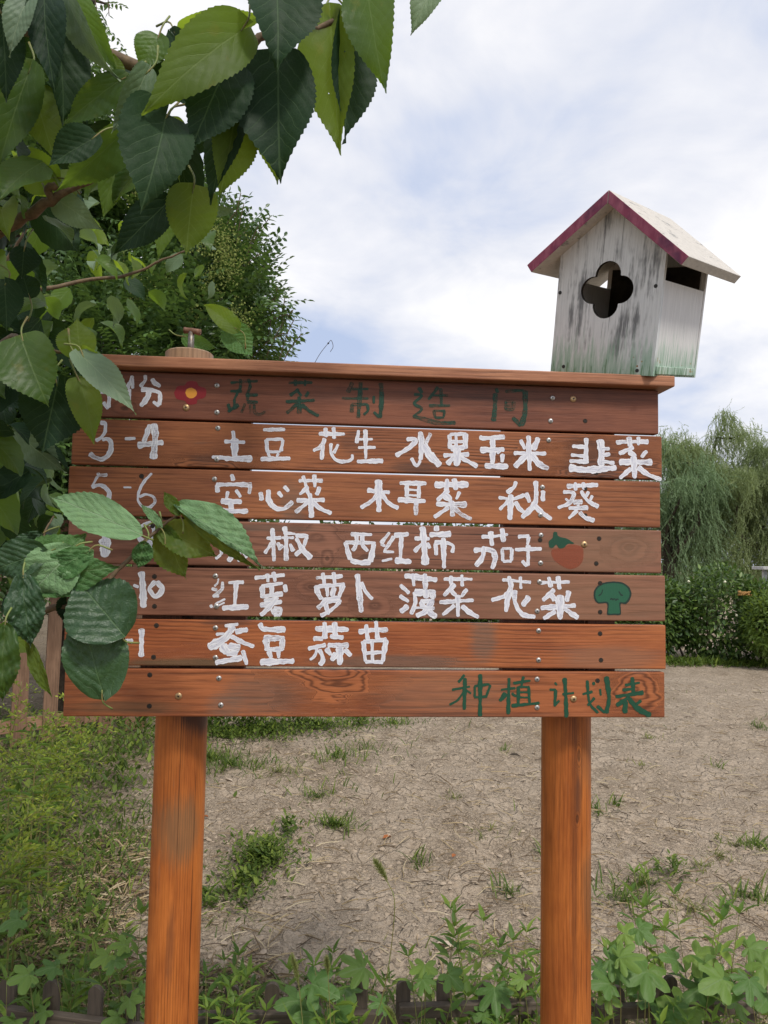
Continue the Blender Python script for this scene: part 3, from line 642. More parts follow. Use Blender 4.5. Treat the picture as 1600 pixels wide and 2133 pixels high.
#        z0      z1     x0     x1    dark               light              knots                                       smudges
rows = [(1.7809, 1.8770, -.500, .7090, (.150, .048, .026), (.235, .082, .042), [(-.42, 1.80, .03, .006, .6)], [(.45, 1.86, .2, .03, BLK, .35), (.10, 1.84, .25, .02, BLK, .22)]),
        (1.6822, 1.7765, -.5228, .7160, (.215, .069, .027), (.37, .130, .048), [(-.27, 1.64, .09, .004, .45), (.63, 1.66, .12, .004, .4)], [(.18, 1.693, .07, .014, BLK, .6), (.555, 1.72, .06, .05, BLK, .5), (.05, 1.745, .03, .03, BLK, .3), (-.25, 1.70, .04, .012, BLK, .4)]),
        (1.5790, 1.6780, -.5260, .7120, (.225, .074, .030), (.365, .132, .050), [(-.378, 1.655, .012, .003, .8)], [(-.075, 1.61, .03, .06, GREY, .4), (.2, 1.60, .15, .02, (.36, .15, .05), .3)]),
        (1.4810, 1.5725, -.5225, .7135, (.185, .073, .042), (.285, .124, .074), [(.642, 1.531, .05, .010, .75), (-.285, 1.533, .04, .012, .8), (-.02, 1.545, .06, .011, .55), (.0, 1.500, .03, .008, 1.1)], [(.20, 1.5560, .42, .0009, (.02, .012, .008), .9), (.15, 1.5015, .5, .0008, (.02, .012, .008), .85), (.6, 1.53, .16, .06, (.27, .15, .085), .55), (.09, 1.50, .03, .03, BLK, .35), (-.12, 1.56, .12, .008, GREY, .4)]),
        (1.3790, 1.4760, -.5200, .7215, (.195, .078, .045), (.30, .130, .076), [(-.03, 1.44, .03, .004, .6), (.10, 1.405, .035, .004, .6)], [(.55, 1.42, .25, .07, (.29, .155, .085), .4), (.25, 1.39, .05, .02, GREY, .4)]),
        (1.2780, 1.3710, -.5210, .7222, (.290, .080, .027), (.43, .137, .044), [(-.08, 1.22, .12, .004, .3)], [(.45, 1.318, .2, .0007, (.02, .012, .008), .6), (.33, 1.34, .030, .06, GREY, .55), (.15, 1.288, .17, .016, GREY, .6), (.6, 1.30, .12, .03, (.26, .14, .085), .5), (-.28, 1.283, .12, .01, GRN, .7), (-.2, 1.366, .06, .01, BLK, .5)]),
        (1.1770, 1.2720, -.5168, .7194, (.280, .080, .029), (.42, .136, .046), [(.02, 1.285, .130, .030, .80), (.655, 1.235, .075, .006, .8)], [(.35, 1.250, .3, .0007, (.02, .012, .008), .6), (-.13, 1.225, .09, .05, GREY, .42), (-.20, 1.20, .04, .03, GREY, .4), (.25, 1.23, .15, .05, (.24, .13, .08), .45), (-.40, 1.196, .12, .015, GRN, .45), (.3, 1.181, .3, .008, BLK, .3)])]
planks = []; rng = random.Random(4)
for i, (z0, z1, x0, x1, dk, lt, kn, sm) in enumerate(rows):
    y0 = rng.uniform(-.0006, .0006)
    m_ = wood('stained plank %d' % i, dk, lt, seed=i*1.7+.4, freq=(150, 330, 210, 120, 150, 300, 170)[i], warp=(.012, .010, .012, .022, .02, .012, .010)[i],
              knots=kn, smudges_shade=sm, contrast=(.45, .90, .55, .6, .55, .62, .92)[i], rough=.55)
    bm = box_bm(x0, x1, y0, y0+PT, z0, z1, .0028, 3)
    p = bmesh_obj('plank', bm, [m_], sign)
    planks.append((p, y0, z0, z1))
# capping rail, lying flat on top
RAILM = wood('rail wood', (.30, .115, .058), (.46, .205, .105), seed=7.7, freq=300, warp=.010, contrast=.65, rough=.5)
rail = bmesh_obj('cap_rail', box_bm(-.482, .7306, -.030, .085, 1.8795, 1.9030, .003, 3), [RAILM], sign)
rail.rotation_euler = (0, R(.05), 0)
BAT = wood('batten wood', (.10, .035, .018), (.16, .06, .03), seed=3.3, axis='Z', freq=160)
for x0, x1 in ((-.375, -.295), (-.273, -.165), (.375, .452), (.56, .62)):
    bmesh_obj('batten', box_bm(x0, x1, .0225, .040, 1.185, 1.872, .001, 1), [BAT], sign)
for x0, x1 in ((-.375, -.165), (.375, .56)):
    bmesh_obj('batten', box_bm(x0, x1, .041, .058, 1.19, 1.860, .001, 1), [BAT], sign)
def post(cx, seed, sm, ztop, name='post'):
    m_ = wood('post wood %g' % seed, (.33, .088, .019), (.52, .158, .030), seed=seed, axis='Z', freq=430, warp=.0045, contrast=.55, smudges_shade=sm, rough=.42,
              knots=[(1.085, -.02, .016, .005, .35), (.95, -.025, .012, .004, .4)] if cx > 0 else ())
    n = 40; V = []; zs = np.concatenate([np.linspace(-.15, ztop-.006, 50), [ztop-.002, ztop]])
    for k, z in enumerate(zs):
        r = .0542 - (.004 if k == len(zs)-1 else .0012 if k == len(zs)-2 else 0)
        for j in range(n):
            a = 2*math.pi*j/n
            rr = r*(1+.004*math.sin(3*a+seed)+.006*math.sin(a*2+z*1.3+seed))
            V.append((rr*math.cos(a), rr*math.sin(a), z))
    F = [(k*n+j, k*n+(j+1) % n, (k+1)*n+(j+1) % n, (k+1)*n+j) for k in range(len(zs)-1) for j in range(n)]
    F.append(tuple((len(zs)-1)*n+j for j in range(n)))
    me = mesh('post', V, F, [m_])
    for p_ in me.polygons: p_.use_smooth = len(p_.vertices) == 4
    return obj('post', me, sign, (cx, .0225+.0355+.053, 0))
pl = post(board_xz(378.5, 1497, .111)[0], 1.2, [(.93, -.01, .075, .055, (.17, .115, .06), .62), (1.175, .02, .055, .06, (.05, .022, .016), .9), (.70, -.03, .1, .01, BLK, .35), (.75, .018, .35, .0011, (.03, .012, .006), .9), (1.0, -.022, .22, .0008, (.03, .012, .006), .8)], 1.919)  # darkest band, right below the planks, is the board's shadow painted on
pr = post(board_xz(1179.5, 1497, .111)[0], 5.6, [(1.06, .02, .06, .05, (.22, .105, .045), .35), (.9, -.030, .5, .008, (.10, .032, .014), .5), (.80, .01, .10, .03, (.16, .085, .04), .5), (1.0, -.02, .05, .01, BLK, .5), (.80, .006, .4, .0011, (.03, .012, .006), .9), (.95, -.012, .5, .0009, (.03, .012, .006), .85)], 1.906)
ENDM = wood('post end wood', (.27, .16, .09), (.38, .25, .15), seed=2.2, axis='Z', freq=200, warp=.004, contrast=.4)
V, F = tube_arrays([(0, 0, 0), (0, 0, .008), (0, 0, .027), (0, 0, .030)], [.050, .052, .052, .048], 32)
obj('post_cap', mesh('post_cap', V, F, [ENDM], smooth=False), sign, (board_xz(395, 735, .111)[0], .111, 1.9195))
METAL = plain('galvanised bolt', (.30, .29, .27), (.16, .12, .09), .5, .5, 120, .8)
RUST = plain('rusty bolt', (.30, .17, .12), (.16, .08, .05), .7, .3, 90, .4)
mb = Multi(); mb.tube([(0, 0, 0), (0, 0, .02), (0, 0, .048)], [.0085, .007, .0065], 12)
bolt = obj('bolt', mb.build('bolt', [METAL]), sign, (board_xz(397, 735, .106)[0], .106, 1.9485))
mb = Multi(); mb.tube([(-.016, .004, .052), (-.010, .003, .0515), (0, 0, .0505), (.012, -.003, .048), (.020, -.005, .046)], [.0075, .0065, .0065, .0065, .0075], 12)
obj('bolt_handle', mb.build('bolt_handle', [RUST]), bolt)
# ---- screws
SCR = plain('zinc screw', (.55, .53, .50), (.38, .36, .33), .38, .6, 300, .85); BRS = plain('brass screw', (.62, .42, .22), (.40, .26, .13), .40, .6, 200, .8)
SLOT = plain('screw slot', (.02, .018, .015)); HOLE = plain('sunk rusty screw', (.075, .05, .035), (.02, .014, .01), .8, .2, 400)
def dome(r, name, mt, h=.42):
    m_ = Multi(); V = []; F = []; n = 14
    for k in range(5):
        a = k/4*math.pi/2
        for j in range(n):
            b = 2*math.pi*j/n; V.append((r*math.cos(a)*math.cos(b), -r*h*math.sin(a)-.0002, r*math.cos(a)*math.sin(b)))
    F = [(k*n+j, k*n+(j+1) % n, (k+1)*n+(j+1) % n, (k+1)*n+j) for k in range(4) for j in range(n)]
    F.append(tuple(range(4*n, 5*n)))
    m_.add(V, F, 0)
    s = r*.34; d = -r*h-.0005; q = r*.09
    m_.add([(-s, d, -q), (s, d, -q), (s, d, q), (-s, d, q)], [(0, 1, 2, 3)], 1)
    m_.add([(-q, d-.0001, -s), (q, d-.0001, -s), (q, d-.0001, s), (-q, d-.0001, s)], [(0, 1, 2, 3)], 1)
    me = m_.build(name, [mt, SLOT]); return me
DS, DB = dome(.0056, 'screw', SCR), dome(.0072, 'brass_screw', BRS)
mh = Multi(); V, F = tube_arrays([(0, 0, 0), (0, -.0005, 0)], [.0052, .0046], 14); mh.add(V, F, 0)
V, F = tube_arrays([(0, -.0005, 0), (0, -.0007, 0)], [.0028, .0026], 10); mh.add(V, F, 1)
DH = mh.build('sunk_screw', [HOLE, SLOT], smooth=False)
def on_plank(z):
    return min(planks, key=lambda p: abs((p[2]+p[3])/2-z))
for px, py, kind in [(388, 849, 'b'), (452, 803, 's'), (452, 859, 's'), (454, 892, 's'), (452, 957, 's'), (1151, 829, 's'), (1194, 831, 'b'), (1147, 877, 's'), (1219, 877, 'h'), (1143, 917, 's'), (1242, 985, 'h'),
                     (447, 998, 's'), (450, 1057, 's'), (295, 992, 'h'), (1130, 1015, 's'), (1126, 1073, 's'), (1127, 1115, 's'), (1125, 1125, 'h'), (1217, 1134, 'b'), (1248, 1122, 'h'), (1242, 1174, 'h'), (1126, 1173, 's'), (1219, 1018, 'h'), (1219, 1074, 'h'),
                     (449, 1200, 's'), (451, 1263, 's'), (449, 1308, 's'), (449, 1370, 's'), (322, 1201, 'h'), (322, 1263, 'h'), (326, 1303, 'h'), (320, 1369, 'h'), (312, 1406, 'h'), (1124, 1212, 's'), (1119, 1273, 's'), (1250, 1215, 'h'), (1250, 1275, 'h'),
                     (1122, 1314, 's'), (1122, 1375, 's'), (1250, 1320, 'h'), (1252, 1375, 'h'), (1119, 1415, 's'), (1245, 1418, 'h'), (456, 1413, 's'), (460, 1469, 's'), (372, 1450, 'b'), (311, 1471, 'h'), (1119, 1474, 's'), (1195, 1456, 'b'), (317, 1158, 'h'), (318, 1096, 'h')]:
    x, z = board_xz(px, py); p, y0, _, _ = on_plank(z)
    s = obj('screw', {'b': DB, 's': DS, 'h': DH}[kind], p, (x, y0, z)); s.rotation_euler = (0, px*1.7, 0)
# ---- brush lettering
def paint_mat(name, body, rim, thin, base=.0):
    m, t = new_mat(name)
    c = t.n('ShaderNodeTexCoord').outputs['UV']; u, v, _ = t.sep(c)
    e = t.m('ABSOLUTE', t.m('SUBTRACT', v, .5))
    n = t.noise(t.comb(t.m('MULTIPLY', u, 55.), t.m('MULTIPLY', v, 9.), 0.), 1., 3, .6)
    st = t.noise(t.comb(t.m('MULTIPLY', u, 120.), t.m('MULTIPLY', v, 16.), 3.), 1., 4, .7)
    o = t.n('ShaderNodeTexCoord').outputs['Object']
    gr = t.noise(t.vm('MULTIPLY', o, (30., 1., 620.)), 1., 3, .7)
    lo = t.noise(o, 16., 2, .5)
    col = t.mix(t.ss(n, .3, .7), body, rim)
    col = t.mix(t.m('MULTIPLY', t.ss(e, .22, .46), .75), col, rim)
    # dry brush: lets the wood show where the brush ran thin
    a = t.m('ADD', t.m('MULTIPLY', st, .55), t.m('ADD', t.m('MULTIPLY', gr, .35), t.m('MULTIPLY', lo, .45)))
    gap = t.m('MULTIPLY', t.ss(a, thin, thin+.10), t.ss(e, .50, .30))
    gap = t.m('MAXIMUM', gap, base)
    p = principled(t, col, .5, .4, n, .5, .0006)
    tr = t.n('ShaderNodeBsdfTransparent'); mx = t.n('ShaderNodeMixShader', {0: gap})
    t.t.links.new(p.outputs[0], mx.inputs[1]); t.t.links.new(tr.outputs[0], mx.inputs[2])
    return finish(m, t, mx.outputs[0])
PW = paint_mat('white brush paint', (.50, .50, .60), (.86, .86, .88), .73)
PG = paint_mat('green brush paint', (.014, .085, .042), (.010, .062, .032), .80)
PGF = paint_mat('worn green brush paint', (.012, .070, .038), (.010, .040, .022), .66, .06)
rst = random.Random(11); NP = np.random.RandomState(3)
layer = [0]
def ribbon(mm, pts, w, mat_i, ysurf, sharp=False):
    P = np.array([board_xz(*q) for q in pts])
    n = max(8, int(np.linalg.norm(np.diff(P, axis=0), axis=1).sum()/.0011))
    C = curve_pts(P, n) if len(P) > 2 else np.linspace(P[0], P[1], n)
    d = np.gradient(C, axis=0); d /= np.linalg.norm(d, axis=1)[:, None]+1e-9; N_ = np.stack([-d[:, 1], d[:, 0]], 1)
    s = np.concatenate([[0], np.cumsum(np.linalg.norm(np.diff(C, axis=0), axis=1))]); L = s[-1]
    hw = w/2; e = min(hw*.6, L*.3)
    def cap(x): return np.sqrt(np.clip(1-(1-np.clip(x/e, 0, 1))**2, .02, 1))
    ta, tb = rst.uniform(.80, 1.08), rst.uniform(.72, 1.05); ph = rst.uniform(0, 9)
    prof = hw*(1+.16*np.sin(s*95+ph*3)+.08*np.sin(s*260+ph))*cap(s)*cap(L-s)*(ta+(tb-ta)*s/max(L, 1e-6))
    layer[0] += 1; y = ysurf-.00045-.00004*(layer[0])
    V = []; U = []
    for j, v in enumerate((-1, -.7, 0, .7, 1)):
        jit = (NP.rand(n)-.5)*.15*(abs(v) == 1) + .07*np.sin(s*420+ph+v*2)*(abs(v) == 1)
        off = prof*v*(1+jit); q = C+N_*off[:, None]
        V.append(np.stack([q[:, 0], np.full(n, y), q[:, 1]], 1)); U.append(np.stack([s+ph, np.full(n, v*.5+.5)], 1))
    F = [(j*n+i, (j+1)*n+i, (j+1)*n+i+1, j*n+i+1) for j in range(4) for i in range(n-1)]
    mm.V.append(np.concatenate(V)); mm.F += [tuple(i+mm.n for i in f) for f in F]; mm.M += [mat_i]*len(F); mm.n += 5*n
    mm.U.append(np.concatenate(U))
def blob(mm, pts, mat_i, ysurf, closed_jit=.0006):
    P = np.array([board_xz(*q) for q in pts]); P = curve_pts(np.vstack([P, P[:1]]), len(P)*5)[:-1]
    P = P+(NP.rand(*P.shape)-.5)*closed_jit
    layer[0] += 1; y = ysurf-.00045-.00004*(layer[0])
    tri = tessellate_polygon([[Vector((a, b, 0)) for a, b in P]])
    mm.V.append(np.stack([P[:, 0], np.full(len(P), y), P[:, 1]], 1)); mm.F += [tuple(i+mm.n for i in f) for f in tri]; mm.M += [mat_i]*len(tri); mm.n += len(P)
    mm.U.append(P*8)
def glyph(origin, strokes, mats, sc=4., name='painted_character', thick=1.0, blobs=()):
    mm = Multi(); mm.U = []; zs = []; layer[0] = 0
    for st in strokes:
        for q in st[1:]: zs.append(board_xz(origin[0]+q[0]/sc, origin[1]+q[1]/sc)[1])
    for b in blobs:
        for q in b[0]: zs.append(board_xz(origin[0]+q[0]/sc, origin[1]+q[1]/sc)[1])
    p, y0, _, _ = on_plank(sum(zs)/len(zs))
    for b in blobs: blob(mm, [(origin[0]+q[0]/sc, origin[1]+q[1]/sc) for q in b[0]], b[1], y0)
    for st in strokes:
        mi = 0
        w_ = st[0]
        if isinstance(w_, tuple): w_, mi = w_
        ribbon(mm, [(origin[0]+q[0]/sc, origin[1]+q[1]/sc) for q in st[1:]], w_/sc*.00108*thick, mi, y0)
    me = mesh(name, np.concatenate(mm.V), mm.F, mats, uv=np.concatenate(mm.U), mi=mm.M)
    return obj(name, me, p)
def G_(origin, *chars, mats=None, sc=4., thick=1.):
    for c in chars: glyph(origin, c, mats or [PW], sc, thick=thick)
A = (140, 760)
G_(A, [(28, (230, 95), (235, 150), (215, 290)), (24, (240, 112), (350, 118)), (20, (240, 182), (310, 185)), (26, (240, 228), (325, 232)), (34, (352, 110), (357, 200), (345, 360)), (24, (343, 370), (300, 310))],
   [(30, (548, 90), (500, 200)), (30, (540, 110), (548, 200)), (26, (520, 200), (520, 330)), (32, (652, 85), (650, 130), (608, 185)), (32, (705, 115), (730, 150), (780, 182)), (36, (615, 205), (700, 212), (772, 240), (768, 340)), (28, (770, 345), (715, 305)), (40, (685, 220), (665, 280), (612, 348))],
   [(34, (275, 482), (315, 490), (318, 550), (290, 600), (238, 636)), (36, (290, 625), (345, 620), (368, 665), (355, 735), (300, 785), (240, 775), (185, 738))],
   [(20, (480, 617), (572, 613))],
   [(36, (690, 495), (660, 590), (635, 645)), (44, (585, 672), (805, 645)), (50, (722, 488), (735, 600), (718, 788))])
B = (430, 770)
G_(B, [(30, (222, 508), (232, 600)), (56, (236, 570), (237, 745)), (36, (148, 598), (325, 606)), (30, (45, 728), (200, 738)), (46, (150, 742), (385, 742))],
   [(30, (472, 502), (658, 498)), (32, (500, 580), (508, 692)), (24, (495, 582), (642, 580)), (32, (640, 582), (622, 682)), (24, (500, 686), (620, 684)), (22, (512, 695), (532, 732)), (20, (602, 695), (585, 732)), (38, (450, 745), (702, 740))],
   [(34, (935, 535), (1155, 537)), (34, (990, 483), (1000, 565)), (34, (1060, 478), (1065, 578)), (28, (990, 572), (955, 640), (888, 677)), (30, (972, 625), (960, 752)), (26, (1100, 620), (1060, 698)), (27, (1040, 612), (1038, 690), (1080, 752), (1150, 766), (1210, 748), (1215, 705))],
   [(26, (1270, 503), (1250, 615)), (22, (1268, 580), (1388, 580)), (24, (1262, 650), (1412, 648)), (34, (1325, 498), (1328, 745)), (34, (1252, 766), (1474, 760))])
C_ = (700, 770)
G_(C_, [(38, (585, 578), (660, 588), (610, 650), (495, 718)), (52, (700, 515), (712, 610), (705, 755)), (36, (705, 755), (670, 800), (625, 735)), (36, (790, 528), (745, 620)), (54, (730, 620), (780, 710), (870, 802))],
   [(38, (945, 540), (950, 662)), (32, (945, 540), (1088, 535)), (36, (1080, 530), (1076, 662)), (26, (950, 600), (1072, 600)), (46, (950, 655), (1072, 650)), (24, (1000, 545), (1000, 640)), (32, (892, 715), (1110, 705)), (54, (1010, 650), (1005, 805)), (38, (975, 730), (925, 792)), (36, (1035, 730), (1180, 808))],
   [(40, (1192, 562), (1240, 572), (1408, 560)), (50, (1305, 570), (1303, 785)), (40, (1198, 670), (1404, 665)), (28, (1372, 670), (1340, 700)), (34, (1388, 700), (1382, 775)), (52, (1236, 800), (1436, 808))])
D = (1000, 780)
G_(D, [(30, (335, 543), (375, 625)), (42, (487, 525), (440, 632)), (36, (278, 655), (552, 660)), (44, (403, 508), (413, 805)), (42, (392, 668), (285, 772)), (46, (425, 665), (490, 745), (572, 788))],
   [(44, (885, 528), (880, 745)), (34, (765, 598), (872, 605)), (32, (755, 670), (870, 682)), (34, (742, 720), (885, 728)), (56, (998, 540), (1010, 640), (1005, 765)), (30, (1010, 622), (1080, 618)), (40, (1010, 672), (1085, 665)), (36, (1010, 722), (1120, 740)), (54, (738, 775), (880, 795), (1138, 778))],
   [(36, (1130, 568), (1230, 560), (1405, 562)), (42, (1240, 518), (1250, 605)), (36, (1320, 518), (1318, 592)), (44, (1280, 605), (1155, 662)), (44, (1235, 640), (1300, 685)), (36, (1390, 635), (1340, 692)), (46, (1155, 730), (1436, 732)), (52, (1275, 680), (1288, 868)), (40, (1260, 780), (1160, 868)), (42, (1310, 770), (1400, 835), (1512, 878))])
E_ = (140, 970)
G_(E_, [(24, (258, 58), (262, 85)), (26, (252, 80), (338, 78)), (18, (255, 88), (205, 178)), (30, (203, 178), (280, 163), (342, 208), (350, 262), (312, 330))],
   [(14, (468, 180), (537, 182))],
   [(22, (708, 62), (640, 135), (600, 215), (592, 290), (632, 342), (690, 346), (732, 300), (715, 258), (655, 240), (600, 262))],
   [(30, (190, 520), (335, 512)), (60, (335, 500), (320, 620)), (72, (320, 600), (315, 765))],
   [(16, (470, 590), (530, 590))],
   [(32, (705, 482), (640, 492), (600, 550), (602, 602), (650, 635), (700, 600), (722, 545), (705, 485)), (58, (672, 622), (715, 680), (715, 768))],
   [(38, (1368, 70), (1388, 128)), (30, (1245, 158), (1258, 225)), (36, (1238, 160), (1400, 156), (1540, 162)), (34, (1525, 162), (1518, 238)), (32, (1342, 212), (1325, 278)), (32, (1405, 200), (1448, 264)), (40, (1278, 296), (1458, 300)), (42, (1362, 300), (1370, 390)), (46, (1250, 378), (1510, 380))],
   [(26, (1210, 545), (1272, 552)), (26, (1262, 560), (1290, 615)), (28, (1202, 632), (1348, 628)), (24, (1345, 590), (1300, 640)), (36, (1288, 640), (1285, 745)), (32, (1290, 690), (1362, 685)), (28, (1282, 740), (1236, 778)), (28, (1380, 640), (1500, 645)), (36, (1442, 600), (1432, 802)), (32, (1418, 700), (1340, 798)), (30, (1455, 700), (1500, 770))])
F_ = (430, 970)
G_(F_, [(36, (452, 218), (462, 292)), (42, (518, 198), (520, 285), (575, 352), (650, 356), (722, 298)), (34, (598, 215), (632, 264)), (36, (648, 168), (686, 218))],
   [(30, (768, 125), (972, 125)), (30, (805, 82), (850, 232)), (32, (898, 72), (905, 182)), (34, (850, 172), (775, 242)), (34, (830, 208), (865, 252)), (38, (945, 175), (918, 248)), (34, (750, 290), (988, 285)), (38, (862, 228), (878, 436)), (36, (850, 300), (740, 392)), (38, (885, 303), (955, 360), (1045, 398))],
   [(34, (1338, 203), (1440, 218), (1530, 222)), (52, (1434, 115), (1438, 388)), (38, (1430, 240), (1370, 300), (1283, 352)), (38, (1458, 235), (1520, 312), (1602, 357))],
   [(28, (500, 605), (628, 600)), (40, (550, 518), (565, 798)), (28, (548, 640), (485, 732)), (28, (590, 640), (622, 692)), (36, (650, 505), (668, 605)), (30, (640, 558), (745, 570)), (24, (628, 600), (732, 600)), (42, (665, 600), (665, 795)), (26, (640, 660), (600, 702)), (28, (695, 650), (727, 715))],
   [(30, (740, 582), (852, 585)), (34, (840, 588), (800, 690), (738, 748)), (42, (748, 600), (800, 695), (875, 775))],
   [(32, (1200, 570), (1382, 575)), (42, (1158, 632), (1180, 720), (1202, 785)), (34, (1152, 640), (1412, 642)), (42, (1397, 645), (1365, 805)), (46, (1198, 790), (1290, 808), (1372, 800)), (32, (1252, 578), (1250, 650), (1218, 712)), (32, (1300, 578), (1302, 660), (1347, 714))])
H_ = (700, 970)
G_(H_, [(34, (528, 145), (755, 148)), (30, (590, 158), (590, 262)), (30, (690, 148), (690, 272)), (20, (605, 200), (690, 205)), (22, (590, 245), (700, 250)), (40, (512, 283), (748, 296)), (40, (667, 290), (665, 414))],
   [(50, (818, 160), (1106, 156)), (38, (925, 108), (920, 212)), (38, (983, 105), (1000, 204)), (38, (940, 202), (840, 292)), (56, (900, 240), (962, 292)), (32, (1032, 215), (1000, 282)), (42, (832, 320), (1092, 325)), (42, (965, 290), (970, 425)), (34, (940, 345), (815, 432)), (38, (985, 350), (1040, 402), (1130, 448))],
   [(30, (448, 555), (372, 650)), (24, (372, 652), (412, 672)), (30, (484, 588), (400, 716)), (26, (392, 715), (485, 720)), (22, (380, 795), (470, 775))],
   [(36, (482, 580), (608, 570)), (38, (545, 580), (535, 785)), (54, (488, 788), (630, 802))],
   [(30, (652, 605), (782, 610)), (52, (718, 505), (730, 600), (745, 830)), (30, (715, 650), (650, 718)), (26, (760, 640), (782, 692)), (36, (835, 497), (840, 548)), (46, (776, 575), (960, 570)), (40, (828, 640), (836, 748)), (34, (818, 640), (900, 640), (972, 665), (968, 728)), (44, (893, 598), (900, 857))],
   [(28, (1210, 592), (1300, 590), (1434, 573)), (42, (1288, 545), (1300, 670)), (36, (1382, 520), (1395, 638)), (44, (1145, 705), (1285, 702), (1325, 765), (1300, 862)), (36, (1230, 670), (1220, 760), (1162, 838)), (28, (1383, 688), (1390, 798)), (22, (1380, 690), (1468, 690)), (28, (1465, 688), (1460, 795)), (24, (1388, 798), (1464, 795))])
I_ = (1000, 980)
G_(I_, [(32, (313, 552), (412, 545)), (32, (407, 548), (393, 622)), (36, (400, 618), (400, 795)), (30, (288, 660), (515, 652)), (32, (392, 800), (348, 750))],
   [(38, (302, 90), (280, 140), (222, 188)), (34, (152, 225), (275, 236), (372, 203)), (44, (257, 198), (248, 414)), (34, (240, 250), (160, 328)), (38, (290, 258), (330, 320), (375, 352))],
   [(36, (382, 185), (415, 268)), (42, (525, 165), (522, 258)), (44, (465, 85), (457, 270), (345, 395)), (42, (452, 288), (515, 350), (597, 408))],
   [(36, (720, 132), (985, 120)), (36, (793, 97), (795, 170)), (32, (858, 97), (866, 162)), (34, (690, 178), (778, 190), (745, 270), (645, 312)), (24, (710, 232), (740, 262)), (36, (838, 168), (895, 250), (988, 305)), (26, (907, 175), (880, 218)), (24, (937, 207), (915, 248)), (38, (772, 265), (855, 260)), (30, (815, 265), (817, 312)), (38, (735, 315), (902, 310)), (36, (812, 330), (735, 402)), (38, (828, 342), (870, 390), (955, 418))])
J_ = (130, 1180)
G_(J_, [(28, (245, 60), (195, 62), (180, 105), (205, 130), (240, 110), (244, 62)), (28, (240, 100), (218, 190))], [(24, (590, 155), (640, 172))], [(48, (660, 40), (672, 180), (677, 345))], [(42, (780, 122), (728, 185), (778, 250), (832, 190), (786, 122))],
   [(40, (415, 515), (412, 750))], [(40, (330, 515), (328, 750))], [(36, (475, 625), (592, 620))], [(46, (662, 515), (658, 755))])
K_ = (430, 1180)
G_(K_, [(16, (102, 98), (92, 140), (66, 165)), (24, (135, 125), (128, 190), (55, 255)), (22, (42, 184), (92, 196)), (20, (52, 250), (108, 247)), (18, (160, 270), (90, 305), (75, 335)), (14, (155, 300), (60, 340)), (20, (34, 318), (48, 345))],
   [(26, (182, 135), (315, 130)), (36, (250, 135), (236, 328)), (42, (130, 346), (355, 334))],
   [(32, (400, 95), (655, 70)), (30, (508, 58), (515, 132)), (34, (558, 43), (575, 128)), (32, (455, 165), (640, 138)), (36, (465, 160), (470, 265)), (40, (655, 148), (662, 215)), (38, (462, 252), (640, 225)), (40, (545, 160), (545, 235)), (26, (478, 282), (605, 262)), (38, (445, 325), (632, 290)), (36, (590, 268), (510, 355), (450, 408)), (40, (555, 350), (570, 400)), (24, (560, 345), (632, 348)), (26, (625, 348), (615, 408)), (18, (570, 376), (612, 374)), (22, (560, 402), (620, 405))],
   [(34, (912, 95), (1138, 80)), (34, (968, 50), (985, 155)), (36, (1060, 45), (1070, 148)), (40, (912, 155), (930, 220), (962, 275)), (30, (930, 167), (1155, 148)), (42, (1140, 150), (1105, 255)), (30, (960, 272), (1118, 258)), (26, (1005, 175), (1010, 252)), (40, (1065, 170), (1045, 252)), (40, (1010, 268), (925, 352)), (30, (1000, 292), (1128, 288)), (30, (1115, 292), (1040, 362), (950, 412)), (36, (990, 308), (1020, 402))],
   [(50, (1258, 60), (1272, 200), (1292, 385)), (36, (1285, 130), (1330, 212), (1385, 275))],
   [(24, (152, 495), (268, 480)), (64, (228, 492), (150, 600), (15, 678)), (22, (78, 565), (150, 560)), (36, (238, 545), (348, 523)), (34, (202, 578), (300, 630), (400, 668)), (66, (130, 650), (180, 725)), (56, (180, 660), (282, 685)), (56, (165, 725), (262, 722)), (48, (72, 800), (200, 778), (302, 758)), (30, (303, 695), (338, 820))],
   [(46, (445, 470), (480, 520), (662, 525)), (44, (475, 600), (655, 595)), (52, (495, 600), (512, 705)), (48, (637, 598), (626, 702)), (40, (510, 692), (642, 686)), (36, (520, 700), (540, 765)), (38, (602, 698), (602, 765)), (54, (445, 796), (735, 788))],
   [(48, (905, 518), (1188, 525)), (40, (985, 460), (988, 605)), (42, (1068, 460), (1075, 592)), (34, (888, 600), (975, 600)), (38, (1028, 582), (1145, 592)), (42, (845, 685), (998, 652)), (28, (922, 680), (905, 740), (862, 780)), (38, (940, 688), (972, 770), (945, 824)), (38, (998, 678), (1038, 740)), (40, (1008, 656), (1188, 656)), (54, (1112, 665), (1112, 822)), (38, (1085, 718), (1040, 785)), (36, (1148, 688), (1208, 745))],
   [(40, (1266, 545), (1380, 530), (1515, 528)), (32, (1330, 480), (1345, 615)), (38, (1412, 452), (1427, 605)), (38, (1308, 618), (1325, 795)), (34, (1305, 628), (1505, 608)), (40, (1497, 605), (1468, 795)), (28, (1320, 792), (1475, 797)), (32, (1380, 618), (1385, 795)), (26, (1325, 722), (1475, 712))])
L_ = (700, 1180)
